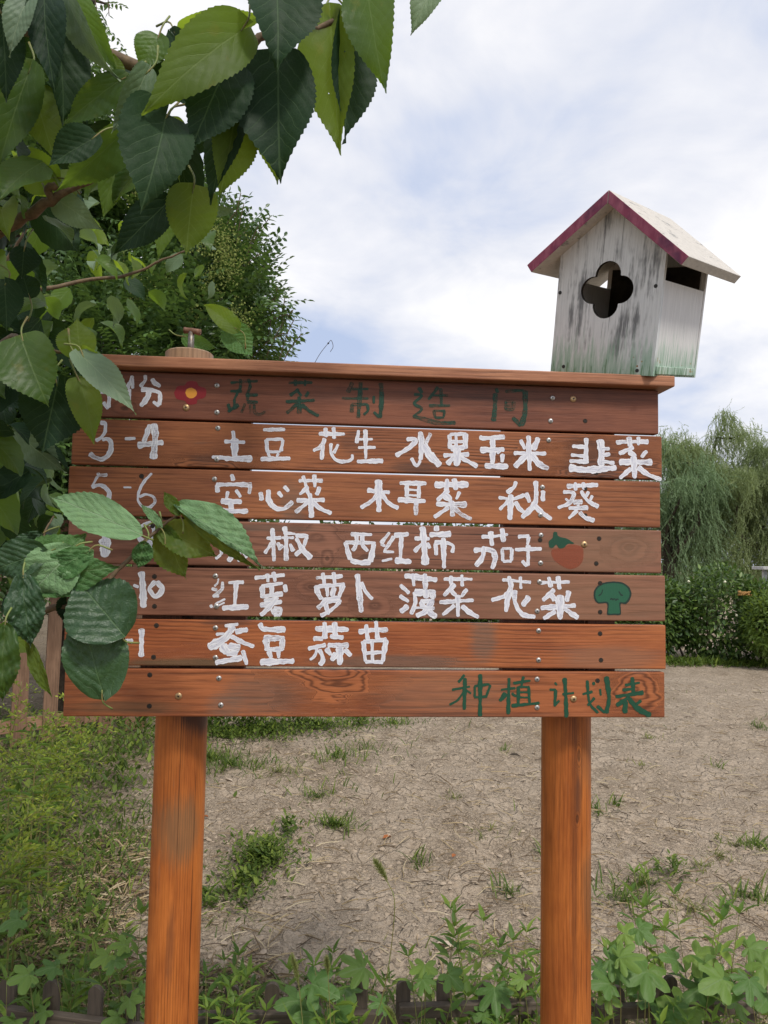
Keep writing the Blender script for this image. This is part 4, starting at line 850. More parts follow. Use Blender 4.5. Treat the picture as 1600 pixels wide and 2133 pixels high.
G_(L_, [(44, (568, 75), (845, 112)), (30, (638, 57), (650, 165)), (36, (740, 57), (745, 192)), (30, (532, 152), (612, 224)), (36, (527, 243), (608, 294)), (48, (602, 325), (535, 382)), (36, (650, 210), (660, 300), (625, 400)), (54, (650, 218), (832, 212)), (60, (745, 190), (755, 265)), (54, (812, 220), (800, 268)), (42, (700, 290), (820, 286)), (46, (700, 290), (745, 352), (838, 425)), (46, (800, 290), (740, 375), (665, 412)), (22, (650, 342), (822, 348))],
   [(28, (895, 105), (1138, 105)), (28, (955, 75), (960, 155)), (26, (1048, 66), (1052, 168)), (40, (992, 145), (895, 245)), (36, (950, 190), (1000, 245)), (36, (1092, 185), (1040, 255)), (38, (858, 298), (1148, 280)), (38, (1015, 235), (1015, 420)), (28, (990, 320), (885, 405)), (40, (1045, 325), (1110, 380), (1190, 425))])
N_o = (1000, 1190)
G_(N_o, [(26, (182, 70), (425, 92)), (36, (238, 38), (256, 130), (215, 200), (92, 242)), (48, (235, 170), (215, 340)), (26, (335, 42), (340, 148)), (40, (285, 155), (292, 260), (350, 355), (462, 382)), (44, (410, 208), (350, 290))],
   [(28, (492, 95), (748, 88)), (36, (570, 45), (590, 135)), (38, (648, 38), (662, 152)), (42, (620, 148), (520, 245)), (40, (590, 190), (625, 245)), (44, (740, 160), (718, 255)), (36, (502, 305), (798, 284)), (60, (665, 195), (665, 402)), (38, (630, 330), (525, 396)), (40, (700, 308), (760, 352), (820, 388))])
# worn green title
G_(B, [(22, (200, 110), (430, 95)), (26, (285, 78), (285, 142)), (28, (350, 75), (368, 140)), (22, (198, 180), (300, 180)), (26, (292, 135), (262, 190), (235, 245)), (24, (235, 240), (232, 335)), (28, (182, 282), (200, 352)), (30, (178, 352), (272, 292)), (26, (370, 130), (340, 212)), (24, (325, 212), (432, 212)), (22, (348, 215), (340, 262)), (28, (338, 270), (432, 272)), (20, (325, 282), (292, 362)), (16, (365, 290), (365, 368)), (22, (400, 288), (402, 350), (440, 374), (495, 350))],
   [(24, (682, 110), (885, 108)), (22, (742, 82), (742, 138)), (22, (822, 82), (822, 138)), (28, (772, 162), (695, 218)), (26, (762, 182), (795, 222)), (22, (852, 182), (828, 228)), (26, (660, 268), (905, 255)), (32, (775, 222), (775, 368)), (32, (760, 285), (668, 364)), (34, (790, 290), (860, 345), (938, 388))],
   [(28, (1218, 105), (1178, 192)), (24, (1200, 162), (1352, 162)), (22, (1128, 240), (1352, 240)), (34, (1287, 102), (1265, 405)), (24, (1208, 290), (1348, 290)), (30, (1212, 285), (1212, 358)), (24, (1342, 288), (1345, 340), (1310, 378)), (20, (1395, 218), (1395, 284)), (38, (1455, 108), (1460, 250), (1448, 405)), (32, (1445, 398), (1392, 352))], mats=[PGF])
G_(C_, [(30, (688, 148), (718, 198)), (26, (648, 205), (715, 218), (652, 282), (715, 328), (650, 385)), (38, (638, 385), (740, 415), (850, 442), (998, 442)), (26, (852, 145), (768, 252)), (24, (800, 215), (935, 215)), (24, (772, 300), (952, 300)), (26, (872, 155), (880, 302)), (22, (815, 335), (825, 402)), (22, (812, 342), (912, 345)), (22, (905, 345), (895, 398)), (20, (822, 400), (902, 400))],
   [(22, (1330, 155), (1352, 195)), (44, (1325, 195), (1325, 300), (1312, 432)), (24, (1408, 182), (1565, 172)), (46, (1575, 172), (1575, 350), (1542, 472)), (38, (1540, 472), (1470, 395)), (26, (1408, 265), (1485, 268)), (26, (1408, 332), (1485, 332)), (26, (1414, 262), (1414, 336)), (26, (1480, 264), (1480, 336)), (24, (1418, 300), (1478, 300))], mats=[PGF])
O_ = (900, 1360)
G_(O_, [(20, (218, 145), (175, 198)), (17, (132, 246), (255, 224)), (24, (220, 165), (215, 380)), (15, (210, 260), (170, 315), (115, 346)), (16, (228, 248), (262, 272)), (20, (285, 222), (285, 295)), (17, (280, 222), (385, 208)), (20, (390, 212), (358, 298)), (18, (280, 296), (370, 290)), (26, (322, 140), (320, 424))],
   [(20, (458, 246), (558, 234)), (24, (514, 166), (508, 410)), (28, (495, 268), (450, 322)), (16, (530, 268), (562, 292)), (18, (540, 202), (658, 184)), (20, (610, 155), (595, 222)), (24, (575, 222), (575, 342)), (17, (575, 226), (652, 228)), (20, (645, 228), (650, 335)), (16, (580, 262), (642, 262)), (16, (580, 296), (642, 296)), (24, (528, 352), (718, 334))],
   [(14, (818, 196), (834, 216)), (15, (782, 245), (828, 245)), (20, (825, 245), (818, 350)), (18, (812, 356), (850, 316)), (18, (868, 276), (948, 266)), (28, (884, 165), (892, 300), (896, 432))],
   [(20, (1034, 182), (1050, 330), (1108, 402)), (22, (1002, 276), (1072, 258)), (24, (1075, 192), (1080, 216)), (24, (1085, 298), (1036, 352)), (17, (1120, 238), (1126, 286)), (30, (1162, 155), (1180, 300), (1160, 404)), (28, (1155, 400), (1098, 352))],
   [(18, (1285, 215), (1388, 198)), (26, (1334, 160), (1345, 285)), (20, (1268, 248), (1352, 238)), (24, (1222, 292), (1412, 264)), (26, (1320, 290), (1228, 352)), (32, (1290, 318), (1285, 404)), (20, (1396, 316), (1348, 352)), (34, (1310, 300), (1370, 370), (1460, 418))], mats=[PG], sc=3.2)
# little painted pictures
PR = paint_mat('red paint', (.30, .012, .02), (.25, .012, .018), .9, .12); PY = paint_mat('yellow paint', (.72, .36, .03), (.66, .27, .03), 1.1)
PO = paint_mat('orange paint', (.42, .085, .025), (.36, .07, .03), .7, .5); PGB = paint_mat('broccoli green paint', (.018, .10, .05), (.02, .11, .055), 1.2); PGD = paint_mat('dark green paint', (.012, .035, .025), (.012, .035, .025), 1.2)
glyph(A, [], [PR, PY], name='painted_flower', blobs=[([(890, 235), (920, 180), (975, 172), (1010, 138), (1075, 142), (1100, 178), (1150, 195), (1162, 235), (1140, 275), (1090, 290), (1075, 325), (1010, 330), (975, 298), (915, 285)], 0), ([(985, 230), (1000, 202), (1035, 192), (1070, 208), (1082, 240), (1065, 268), (1030, 280), (998, 265)], 1)])
glyph(I_, [], [PO, PG], name='painted_tomato', blobs=[([(600, 655), (680, 640), (760, 615), (850, 640), (860, 720), (835, 785), (760, 822), (690, 800), (620, 750), (592, 690)], 0), ([(575, 640), (572, 590), (605, 560), (612, 515), (640, 515), (652, 548), (720, 568), (782, 608), (730, 612), (700, 642), (660, 650), (635, 618), (605, 645)], 1)])
glyph(N_o, [((11, 0), (1082, 238), (1094, 226), (1106, 238), (1118, 228), (1130, 240), (1144, 230), (1152, 240)), ((14, 0), (1155, 165), (1172, 195), (1190, 200)), ((12, 0), (985, 205), (1010, 185), (1022, 150))], [PGD, PGB], name='painted_broccoli', blobs=[
    ([(945, 200), (955, 150), (1000, 105), (1060, 88), (1130, 85), (1190, 95), (1238, 130), (1260, 180), (1250, 230), (1215, 272), (1172, 270), (1172, 318), (1170, 362), (1115, 364), (1060, 362), (1058, 320), (1055, 268), (985, 268), (955, 240)], 0),
    ([(958, 200), (968, 158), (1006, 120), (1062, 102), (1130, 99), (1184, 108), (1226, 138), (1244, 182), (1236, 222), (1206, 258), (1162, 258), (1162, 315), (1160, 350), (1115, 352), (1070, 350), (1069, 315), (1066, 256), (992, 255), (968, 232)], 1)])
# ---------------------------------------------------------------- birdhouse on the right end of the rail
def birdhouse():
    yaw, roll, pit = R(-41.6), R(11.1), R(10.4); Y = 1.62
    x0, zr, W, DD, H, pa = .4697, .4212, .2396, .261, .2539, R(37.93); o, t, e, eb = .0405, .0207, .2289, .042
    Mr = Matrix.Rotation(yaw, 4, 'Z') @ Matrix.Rotation(pit, 4, 'X') @ Matrix.Rotation(roll, 4, 'Y')
    root = thing('birdhouse', (x0, Y, zr+1.4968), 'weathered white wooden birdhouse with magenta roof edges and clover shaped hole on the board rail', 'birdhouse')
    root.rotation_euler = Mr.to_euler()
    def ptd(name, base, grime, green, edge=None, axis='Z'):
        m, tt = new_mat(name); c = tt.n('ShaderNodeTexCoord').outputs['Object']; x, y, z = tt.sep(c)
        if axis == 'Z': q = tt.comb(tt.m('MULTIPLY', x, 46.), tt.m('MULTIPLY', y, 46.), tt.m('MULTIPLY', z, 5.))
        else: q = tt.comb(tt.m('MULTIPLY', x, 30.), tt.m('MULTIPLY', y, 8.), tt.m('MULTIPLY', z, 30.))
        n = tt.noise(q, 1., 5, .7); n2 = tt.noise(tt.vm('MULTIPLY', q, (5., 5., 3.)), 1., 3, .7); b = tt.noise(c, 11., 3, .6)
        col = tt.mix(tt.ss(n2, .3, .7), base, tuple(a*.86 for a in base))
        g = tt.m('ADD', tt.m('MULTIPLY', n, .62), tt.m('MULTIPLY', b, .38)); g = tt.m('ADD', g, tt.m('MULTIPLY', tt.m('SUBTRACT', n2, .5), .16))
        col = tt.mix(tt.m('MULTIPLY', tt.ss(g, .60-.2*grime, .70-.14*grime), .85), col, (.115, .12, .125))
        fine_ = tt.noise(tt.vm('MULTIPLY', q, (3.2, 3.2, .35)), 1., 2, .5)
        col = tt.mix(tt.m('MULTIPLY', tt.ss(fine_, .68, .74), .55), col, (.06, .06, .065))
        if green:
            k = tt.noise(tt.vm('MULTIPLY', q, (2.6, 2.6, 2.4)), 1., 4, .7)
            k = tt.m('ADD', k, tt.m('MULTIPLY', z, -4.2))
            col = tt.mix(tt.m('MULTIPLY', tt.ss(k, .12, .50), .85), col, (.30, .46, .34))
            vo = tt.n('ShaderNodeTexVoronoi', {'Scale': 75.}); tt.set(vo.inputs['Vector'], c); dot = tt.m('MULTIPLY', tt.ss(vo.outputs['Distance'], .22, .16), tt.ss(z, .055, .02)); dot = tt.m('MULTIPLY', dot, tt.ss(b, .46, .54))
            col = tt.mix(dot, col, tt.mix(tt.ss(n, .4, .6), (.20, .05, .03), (.40, .33, .10)))
            col = tt.mix(tt.m('MULTIPLY', tt.ss(k, .47, .56), .7), col, (.10, .20, .09))
        if edge:
            yy = tt.ss(y, -o+.0009, -o+.0001)
            ed = tt.mix(tt.ss(n2, .3, .75), edge, (.42, .14, .18)); ed = tt.mix(tt.m('MULTIPLY', tt.ss(b, .5, .7), .7), ed, (.11, .035, .06))
            col = tt.mix(yy, col, ed)
        return finish(m, tt, principled(tt, col, .75, .25, tt.m('ADD', n2, tt.m('MULTIPLY', fine_, -.6)), .5, .0015).outputs[0])
    FRONT = ptd('birdhouse front paint', (.76, .78, .77), .60, True); SIDE = ptd('birdhouse side paint', (.78, .77, .75), .14, True)
    ROOF = ptd('birdhouse roof paint', (.62, .58, .52), .22, False, axis='Y'); EDGE = ptd('magenta roof edge paint', (.30, .035, .09), .2, False, axis='Y')
    m_e, tt = new_mat('magenta edge'); c = tt.n('ShaderNodeTexCoord').outputs['Object']; n = tt.noise(tt.vm('MULTIPLY', c, (70., 70., 20.)), 1., 4, .7); b = tt.noise(c, 16., 3, .6)
    col = tt.mix(tt.ss(n, .35, .7), (.26, .055, .10), (.38, .12, .17)); col = tt.mix(tt.m('MULTIPLY', tt.ss(b, .5, .68), .75), col, (.085, .03, .07)); col = tt.mix(tt.m('MULTIPLY', tt.ss(n, .68, .8), .5), col, (.5, .4, .4))
    EDGE = finish(m_e, tt, principled(tt, col, .7, .3, n, .5, .001).outputs[0])
    INNER_SHADE = plain('shaded birdhouse inside', (.055, .045, .036), (.03, .025, .02), .85, .2, 40)  # shade inside the house is put into this near-black colour
    tk = .010; zap = H + W/2*math.tan(pa)
    # clover opening
    cx, cz, rl, dd = -.002, .178, .0290, .0310; hole = []; pq = (2*dd+math.sqrt(max(0, 4*dd*dd-8*(dd*dd-rl*rl))))/4; lim = math.degrees(math.atan2(pq, pq-dd))-1.5
    for k, base in enumerate((0, 90, 180, 270)):
        ca, sa = math.cos(R(base)), math.sin(R(base))
        for a in np.linspace(-lim, lim, 15):
            hole.append((cx+ca*dd+rl*math.cos(R(base+a)), cz+sa*dd+rl*math.sin(R(base+a))))
    outer = [(-W/2, 0), (W/2, 0), (W/2, H), (0, zap), (-W/2, H)]
    def prism(name, loops, y0, y1, mats, parent):
        lp = [[Vector((a, b, 0)) for a, b in l] for l in loops]; tri = tessellate_polygon(lp); P = [p for l in loops for p in l]; n = len(P)
        V = [(a, y0, b) for a, b in P]+[(a, y1, b) for a, b in P]; F = [tuple(f) for f in tri]+[tuple(i+n for i in f[::-1]) for f in tri]; k = 0; mi = [0]*len(F)
        for l in loops:
            m = len(l)
            for i in range(m): F.append((k+i, k+(i+1) % m, k+(i+1) % m+n, k+i+n)); mi.append(1 if l is not loops[0] else 0)
            k += m
        return obj(name, mesh(name, V, F, mats, mi=mi), parent)
    prism('front_wall', [outer, hole], 0, tk, [FRONT, INNER_SHADE], root)
    prism('back_wall', [outer], DD-tk, DD, [SIDE, SIDE], root); bmesh_obj('inner_shade_sheet', box_bm(-W/2+tk+.002, W/2-tk-.002, DD-tk-.003, DD-tk-.0005, .012, H-.002, 0), [INNER_SHADE], root)  # thin near-black sheet paints shade onto the inner back wall
    def board(name, x0, x1, y0, y1, z0, z1, m, par=root): return bmesh_obj(name, box_bm(x0, x1, y0, y1, z0, z1, .0012, 2), [m], par)
    hs = H-.058
    sr = board('side_wall', W/2-tk-.001, W/2-.001, tk+.0004, DD-tk-.0004, .0, hs, SIDE)
    board('side_wall', -W/2+.001, -W/2+tk+.001, tk+.0004, DD-tk-.0004, .0, hs+.011, SIDE)
    board('floor', -W/2+tk+.0015, W/2-tk-.0015, tk+.0006, DD-tk-.0006, .001, .011, INNER_SHADE)
    board('side_trim', W/2-.0008, W/2+.0024, tk+.004, DD-tk-.004, .004, .021, SIDE)
    s, k = math.sin(pa), math.cos(pa); zt = zap+t/k
    for sg in (-1, 1):
        # slabs meeting at the ridge; the front end grain is painted magenta
        top0, top1 = (0, zt), (sg*e*k, zt-e*s); low1 = (sg*(e*k-t*s), zt-e*s-t*k); low0 = (0, zt-t/k)
        g = .0004*sg
        prof = [(top0[0]+g, top0[1]), top1, low1, (low0[0]+g, low0[1])]
        n = 4; V = [(a, -o, b) for a, b in prof]+[(a, DD+eb, b) for a, b in prof]
        F = [(0, 1, 2, 3), (7, 6, 5, 4)]+[(i, i+4, (i+1) % 4+4, (i+1) % 4) for i in range(4)]
        ob = obj('roof_panel', mesh('roof_panel', V, F, [ROOF, EDGE], mi=[1, 0, 0, 0, 0, 0]), root)
        bv = ob.modifiers.new('bevel', 'BEVEL'); bv.width = .0012; bv.segments = 2
    V, F = tube_arrays([(0, 0, 0), (0, -.0006, 0)], [.0042, .0038], 12)
    DARK = plain('dark screw', (.07, .065, .06), (.03, .03, .03), .5, .5, 300, .6)
    sm = mesh('screw', V, F, [DARK])
    for (x, z) in ((-.113, .175), (.105, .183), (-.088, .012), (.085, .010)): obj('screw', sm, root, (x, -.0002, z))
    return root
birdhouse()
# bent wire standing on the rail
wp = [at(655, 757, 1.60), at(668, 735, 1.60), at(684, 715, 1.60), at(690, 709, 1.60), at(694, 722, 1.60), at(688, 733, 1.60)]
wr = thing('wire_stem', tuple(wp[0]), 'thin dry looped vine stem standing on the middle of the board rail', 'vine stem')
mb = Multi(); mb.tube([p-wp[0] for p in curve_pts(wp, 24)], .0006, 5); obj('stem', mb.build('stem', [STRAW]), wr)
V, F = tube_arrays([(0, 0, -.002), (0, 0, 0), (0, 0, .002)], [.0008, .0024, .0008], 8); obj('bud', mesh('bud', V, F, [plain('dark bud', (.03, .03, .035))], smooth=True), wr, tuple(wp[2]-wp[0]))
# ---------------------------------------------------------------- mulberry tree and shoot in front of the board
def leaf_shape(L, Wd, rows=26, cols=8, fold=.25, curl=.3, wave=.05, crinkle=.004, serr=.05, lobe=.13, seed=0, asym=0., stalk=.0, body=.62):
    r = np.random.RandomState(seed); t = np.linspace(0, 1, rows+1)
    f = np.sin(np.pi*np.clip(t, 0, 1)**body); f = np.clip(f, 0, 1)**(.62+.75*t**1.5)
    ph1, ph2 = r.rand()*6, r.rand()*6
    th = curl*(t**1.3)*1.6; yy = np.concatenate([[0], np.cumsum(np.cos(th[1:])/rows)]); zz = np.concatenate([[0], -np.cumsum(np.sin(th[1:])/rows)])
    V = []; UV = []
    for i, ti in enumerate(t):
        for j in range(cols+1):
            s = -1+2*j/cols; side = 1 if s >= 0 else -1
            hw = Wd/2*f[i]*(1+asym*side)
            x = s*hw; dy = -lobe*L*abs(s)**1.4*(1-ti)**5
            if abs(s) == 1 and 0 < i < rows:
                x *= 1+serr*(1 if i % 2 else -.6); dy += (.012*L if i % 2 else 0)
            z = abs(x)*math.tan(fold) + wave*Wd*(s*s)*math.sin(ti*7+ph1+side*ph2) 
            z += crinkle*math.sin((ti-.48*abs(s)*f[i])*2*math.pi*7+1.5)*min(1, abs(s)*2.2)*(1-.3*abs(s))
            z += crinkle*1.2*math.sin(ti*17+ph2+s*5)*math.sin(s*7+ph1)
            # bend
            Yc = yy[i]*L+dy*math.cos(th[i]); Zc = zz[i]*L+z*math.cos(th[i])-dy*math.sin(th[i])
            V.append((x*math.cos(0), Yc+z*math.sin(th[i]), Zc)); UV.append((.5+.5*s*f[i]*.98, ti))
    c = cols+1; F = [(i*c+j, i*c+j+1, (i+1)*c+j+1, (i+1)*c+j) for i in range(rows) for j in range(cols)]
    V = np.array(V); end = np.array([0, yy[-1]*L, zz[-1]*L])
    # turn so that base->tip is +Y
    a = math.atan2(end[2], end[1]); ca, sa = math.cos(-a), math.sin(-a)
    Y = V[:, 1]*ca-V[:, 2]*sa; Z = V[:, 1]*sa+V[:, 2]*ca; k = L/np.hypot(end[1], end[2]); V = np.stack([V[:, 0], Y*k, Z*k], 1)
    return V, F, UV
SHADED = leaf_mat('shaded mulberry leaf', (.008, .026, .012), (.018, .044, .016), .13, (.11, .22, .025), .56, .16, veincol=(.07, .12, .05))  # dark leaf tops, with their shade put into the colour
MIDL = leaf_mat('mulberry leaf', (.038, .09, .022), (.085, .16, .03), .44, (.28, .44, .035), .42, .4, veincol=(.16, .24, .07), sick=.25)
BACKLIT = leaf_mat('backlit mulberry leaf', (.07, .125, .020), (.11, .175, .028), .55, (.33, .46, .03), .5, .3, veincol=(.24, .33, .09), sick=.3)  # backlit leaves: light coming through is put into the colour
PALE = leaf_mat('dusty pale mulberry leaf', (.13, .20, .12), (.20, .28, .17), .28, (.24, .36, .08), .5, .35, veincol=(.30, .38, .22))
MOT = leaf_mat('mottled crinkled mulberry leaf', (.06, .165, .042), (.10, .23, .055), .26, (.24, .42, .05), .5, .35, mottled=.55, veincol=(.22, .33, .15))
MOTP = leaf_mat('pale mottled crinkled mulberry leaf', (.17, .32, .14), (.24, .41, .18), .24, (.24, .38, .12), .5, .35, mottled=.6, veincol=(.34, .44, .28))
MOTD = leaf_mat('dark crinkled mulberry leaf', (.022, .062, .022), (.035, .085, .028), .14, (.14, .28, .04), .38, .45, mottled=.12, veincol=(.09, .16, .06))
STALK = plain('green leaf stalk', (.18, .24, .06), (.22, .16, .06), .5, .4, 60)
MBARK = plain('mulberry bark', (.20, .135, .075), (.11, .075, .045), .7, .3, 90, bs=.5, bd=.002)
MTR = np.array([-1.55, 1.75, 0]); SHO = np.array([-1.15, 1.30, 0])
mul = thing('mulberry_tree', tuple(MTR), 'mulberry tree with large serrated leaves hanging over the top left of the board', 'tree')
sho = thing('mulberry_shoot', tuple(SHO), 'leafy mulberry shoot with crinkled mottled leaves reaching across the lower left of the board', 'sapling')
def hero(par, org, b, tp, wpx, mt, roll=0., Y=1.2, dY=0., sd=0, stalk=1., fold=.22, curl=.3, wave=.05, crinkle=.0007, **kw):
    """b, tp: base and tip of the leaf; wpx its width as seen; Y its distance, dY how much farther the tip is"""
    B, T = at(b[0], b[1], Y), at(tp[0], tp[1], Y+dY); L = np.linalg.norm(T-B); Wd = wpx/FPX*Y/max(.35, math.cos(roll)*math.cos(fold))
    V, F, UV = leaf_shape(L, Wd, fold=fold, curl=curl, wave=wave, crinkle=crinkle, seed=sd*7+3, **kw)
    mid = (B+T)/2; A = unit(T-B); vw = unit(EYE-mid); N0 = unit(vw-A*(vw@A)); X0 = np.cross(A, N0)
    N_ = N0*math.cos(roll)+X0*math.sin(roll); X_ = np.cross(A, N_)
    Mx = Matrix([[X_[k], A[k], N_[k], (B-org)[k]] for k in range(3)]+[[0, 0, 0, 1]])
    me = mesh('leaf', V, F, [mt], uv=UV, smooth=True); o = obj('leaf', me, par); o.matrix_basis = Mx
    if stalk:
        mb = Multi(); rr = np.random.RandomState(sd); s = .045*stalk
        mb.tube(curve_pts([(0, .004, 0), (rr.uniform(-.2, .2)*s, -s*.5, -.003), (rr.uniform(-.5, .5)*s, -s, -.012)], 8), np.linspace(.0011, .0018, 8), 6)
        obj('stalk', mb.build('stalk', [STALK]), o)
    return o
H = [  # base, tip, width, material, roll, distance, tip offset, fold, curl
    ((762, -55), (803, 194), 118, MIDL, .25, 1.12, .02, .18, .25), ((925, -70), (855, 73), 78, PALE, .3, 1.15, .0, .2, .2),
    ((575, -40), (578, 150), 165, SHADED, -.15, 1.06, -.02, .28, .35), ((690, 45), (711, 325), 112, BACKLIT, .25, 1.15, .03, .38, .2),
    ((722, 50), (716, 300), 92, SHADED, -.62, 1.16, .02, .30, .15), ((580, 130), (585, 383), 185, SHADED, .1, 1.10, .0, .22, .3),
    ((560, 190), (577, 384), 96, BACKLIT, .3, 1.13, .0, .1, .2), ((505, 62), (295, 240), 128, BACKLIT, .25, 1.04, -.05, .12, .4), ((478, 130), (372, 110), 74, BACKLIT, .2, 1.10, .0, .2, .1),
    ((470, 145), (396, 318), 132, SHADED, .1, 1.06, -.02, .2, .45), ((345, 245), (292, 446), 152, SHADED, -.1, 1.03, -.03, .25, .45),
    ((490, 238), (457, 412), 98, BACKLIT, -.2, 1.09, .02, .15, .2), ((512, 180), (440, 428), 84, SHADED, .5, 1.11, .0, .2, .3),
    ((402, 398), (388, 532), 108, BACKLIT, .15, 1.12, .0, .2, .2), ((346, 425), (237, 532), 80, SHADED, .2, 1.13, .0, .25, .2),
    ((306, 150), (232, 278), 62, PALE, -.3, 1.02, .0, .35, .3), ((252, 165), (128, 264), 66, MIDL, .3, 1.08, .03, .2, .2), ((195, 288), (99, 348), 66, SHADED, .3, 1.06, -.02, .35, .2),
    ((265, 268), (116, 398), 80, MIDL, -.2, 1.10, .02, .2, .3), ((138, -12), (253, 168), 52, PALE, .7, 1.05, .03, .25, .5), ((150, -10), (250, 160), 60, MIDL, .1, 1.07, .03, .2, .5), ((250, 162), (235, 110), 30, BACKLIT, 0, 1.1, 0, .2, .1),
    ((62, -10), (20, 120), 54, PALE, .4, 1.0, .0, .35, .4), ((92, -5), (114, 192), 84, SHADED, .2, 1.04, .0, .2, .4), ((5, 30), (14, 214), 100, SHADED, -.1, 1.02, .02, .2, .2),
    ((122, 62), (132, 262), 98, SHADED, -.3, 1.08, .02, .2, .2), ((60, 150), (-4, 355), 105, MIDL, .2, 1.12, .02, .2, .3), ((72, 190), (115, 335), 96, BACKLIT, .2, 1.15, .0, .15, .2),
    ((112, 372), (12, 330), 92, BACKLIT, -.2, 1.25, .0, .15, .2), ((122, 416), (217, 480), 62, PALE, .2, 1.2, .0, .2, .3), ((252, 318), (214, 458), 64, MIDL, .2, 1.16, .0, .3, .3), ((272, 310), (185, 330), 76, BACKLIT, 0, 1.17, .02, .2, .2),
    ((300, 160), (490, 130), 60, SHADED, .5, 1.12, 0, .2, .3), ((365, 75), (480, 190), 60, SHADED, .2, 1.13, 0, .2, .3), ((470, 185), (555, 215), 80, SHADED, .2, 1.12, 0, .2, .3), ((330, 80), (292, 150), 66, MIDL, .3, 1.09, 0, .3, .3),
    ((250, 180), (330, 300), 72, MIDL, .3, 1.16, 0, .2, .2), ((390, 60), (560, 30), 60, BACKLIT, .4, 1.18, 0, .2, .2), ((30, -60), (70, 40), 90, SHADED, 0, 1.0, 0, .2, .2), ((355, 260), (375, 380), 66, BACKLIT, .2, 1.17, 0, .2, .2),
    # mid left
    ((48, 712), (102, 848), 128, MIDL, .1, 1.22, .0, .25, .4), ((168, 738), (160, 662), 80, BACKLIT, -.1, 1.22, .0, .15, .2), ((172, 742), (284, 864), 62, PALE, -.3, 1.18, -.02, .35, .35), ((172, 738), (260, 800), 60, BACKLIT, .6, 1.2, 0, .1, .3),
    ((120, 800), (88, 945), 138, SHADED, .1, 1.27, .0, .2, .2), ((168, 796), (196, 926), 68, BACKLIT, -.3, 1.24, .0, .2, .3), ((40, 905), (138, 985), 70, PALE, .4, 1.45, .0, .2, .2),
    ((10, 590), (15, 690), 84, SHADED, 0, 1.3, 0, .2, .2), ((50, 520), (45, 580), 62, SHADED, 0, 1.3, 0, .2, .2), ((60, 615), (45, 565), 50, SHADED, .2, 1.35, 0, .2, .2),
    ((490, 684), (424, 634), 42, BACKLIT, .3, 1.64, .0, .3, .3), ((478, 692), (527, 744), 62, MOT, -.2, 1.66, .0, .25, .3), ((386, 700), (452, 726), 40, MOT, .2, 1.68, .0, .25, .3),
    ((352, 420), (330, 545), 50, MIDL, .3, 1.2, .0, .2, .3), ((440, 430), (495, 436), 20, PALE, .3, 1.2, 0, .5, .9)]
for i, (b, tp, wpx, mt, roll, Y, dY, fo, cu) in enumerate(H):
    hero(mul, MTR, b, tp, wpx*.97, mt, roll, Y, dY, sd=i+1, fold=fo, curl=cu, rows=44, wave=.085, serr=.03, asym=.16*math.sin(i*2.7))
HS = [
    ((280, 1108), (106, 1036), 80, MOTP, .25, 1.25, .0, .12, .35, .0018, .02), ((376, 1060), (544, 1180), 56, MOTP, -.25, 1.28, .0, .15, .45, .004, .02), ((372, 1070), (341, 1024), 26, BACKLIT, .2, 1.28, .0, .3, .2, .002, .05),
    ((385, 1070), (542, 1187), 26, BACKLIT, .3, 1.29, .0, .1, .45, .003, .05), ((338, 1102), (388, 1206), 66, BACKLIT, .3, 1.3, .0, .15, .1, .002, .05), ((336, 1100), (452, 1160), 72, BACKLIT, -.35, 1.3, -.0, .12, .2, .003, .05),
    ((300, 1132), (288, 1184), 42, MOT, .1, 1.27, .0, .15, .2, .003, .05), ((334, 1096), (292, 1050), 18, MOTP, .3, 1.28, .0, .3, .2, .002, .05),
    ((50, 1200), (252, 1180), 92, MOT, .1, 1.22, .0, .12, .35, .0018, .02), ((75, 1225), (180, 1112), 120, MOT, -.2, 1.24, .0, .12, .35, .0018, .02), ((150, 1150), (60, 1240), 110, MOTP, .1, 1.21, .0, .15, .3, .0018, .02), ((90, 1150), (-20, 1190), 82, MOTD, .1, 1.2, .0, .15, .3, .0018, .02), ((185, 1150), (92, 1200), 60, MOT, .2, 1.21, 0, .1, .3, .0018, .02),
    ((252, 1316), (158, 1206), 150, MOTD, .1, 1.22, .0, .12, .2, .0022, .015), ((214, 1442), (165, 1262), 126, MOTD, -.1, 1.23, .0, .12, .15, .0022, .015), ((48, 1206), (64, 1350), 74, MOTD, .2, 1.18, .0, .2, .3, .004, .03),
    ((10, 1310), (5, 1462), 60, MIDL, .2, 1.15, .0, .2, .3, .004, .04), ((62, 1342), (108, 1452), 26, BACKLIT, .3, 1.2, .0, .3, .3, .002, .04), ((150, 1240), (135, 1300), 40, SHADED, .3, 1.26, .0, .3, .3, .002, .04),
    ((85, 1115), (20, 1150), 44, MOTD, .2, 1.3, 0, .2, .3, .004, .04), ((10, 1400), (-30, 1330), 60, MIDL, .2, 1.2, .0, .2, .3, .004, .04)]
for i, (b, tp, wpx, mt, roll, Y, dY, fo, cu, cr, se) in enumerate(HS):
    hero(sho, SHO, b, tp, wpx, mt, roll, Y, dY, sd=i+101, fold=fo, curl=cu, crinkle=cr, serr=se, rows=32, cols=10, wave=.06, body=.8, lobe=.10, stalk=.7, asym=-.62 if i == 1 else .12*math.sin(i*1.9))
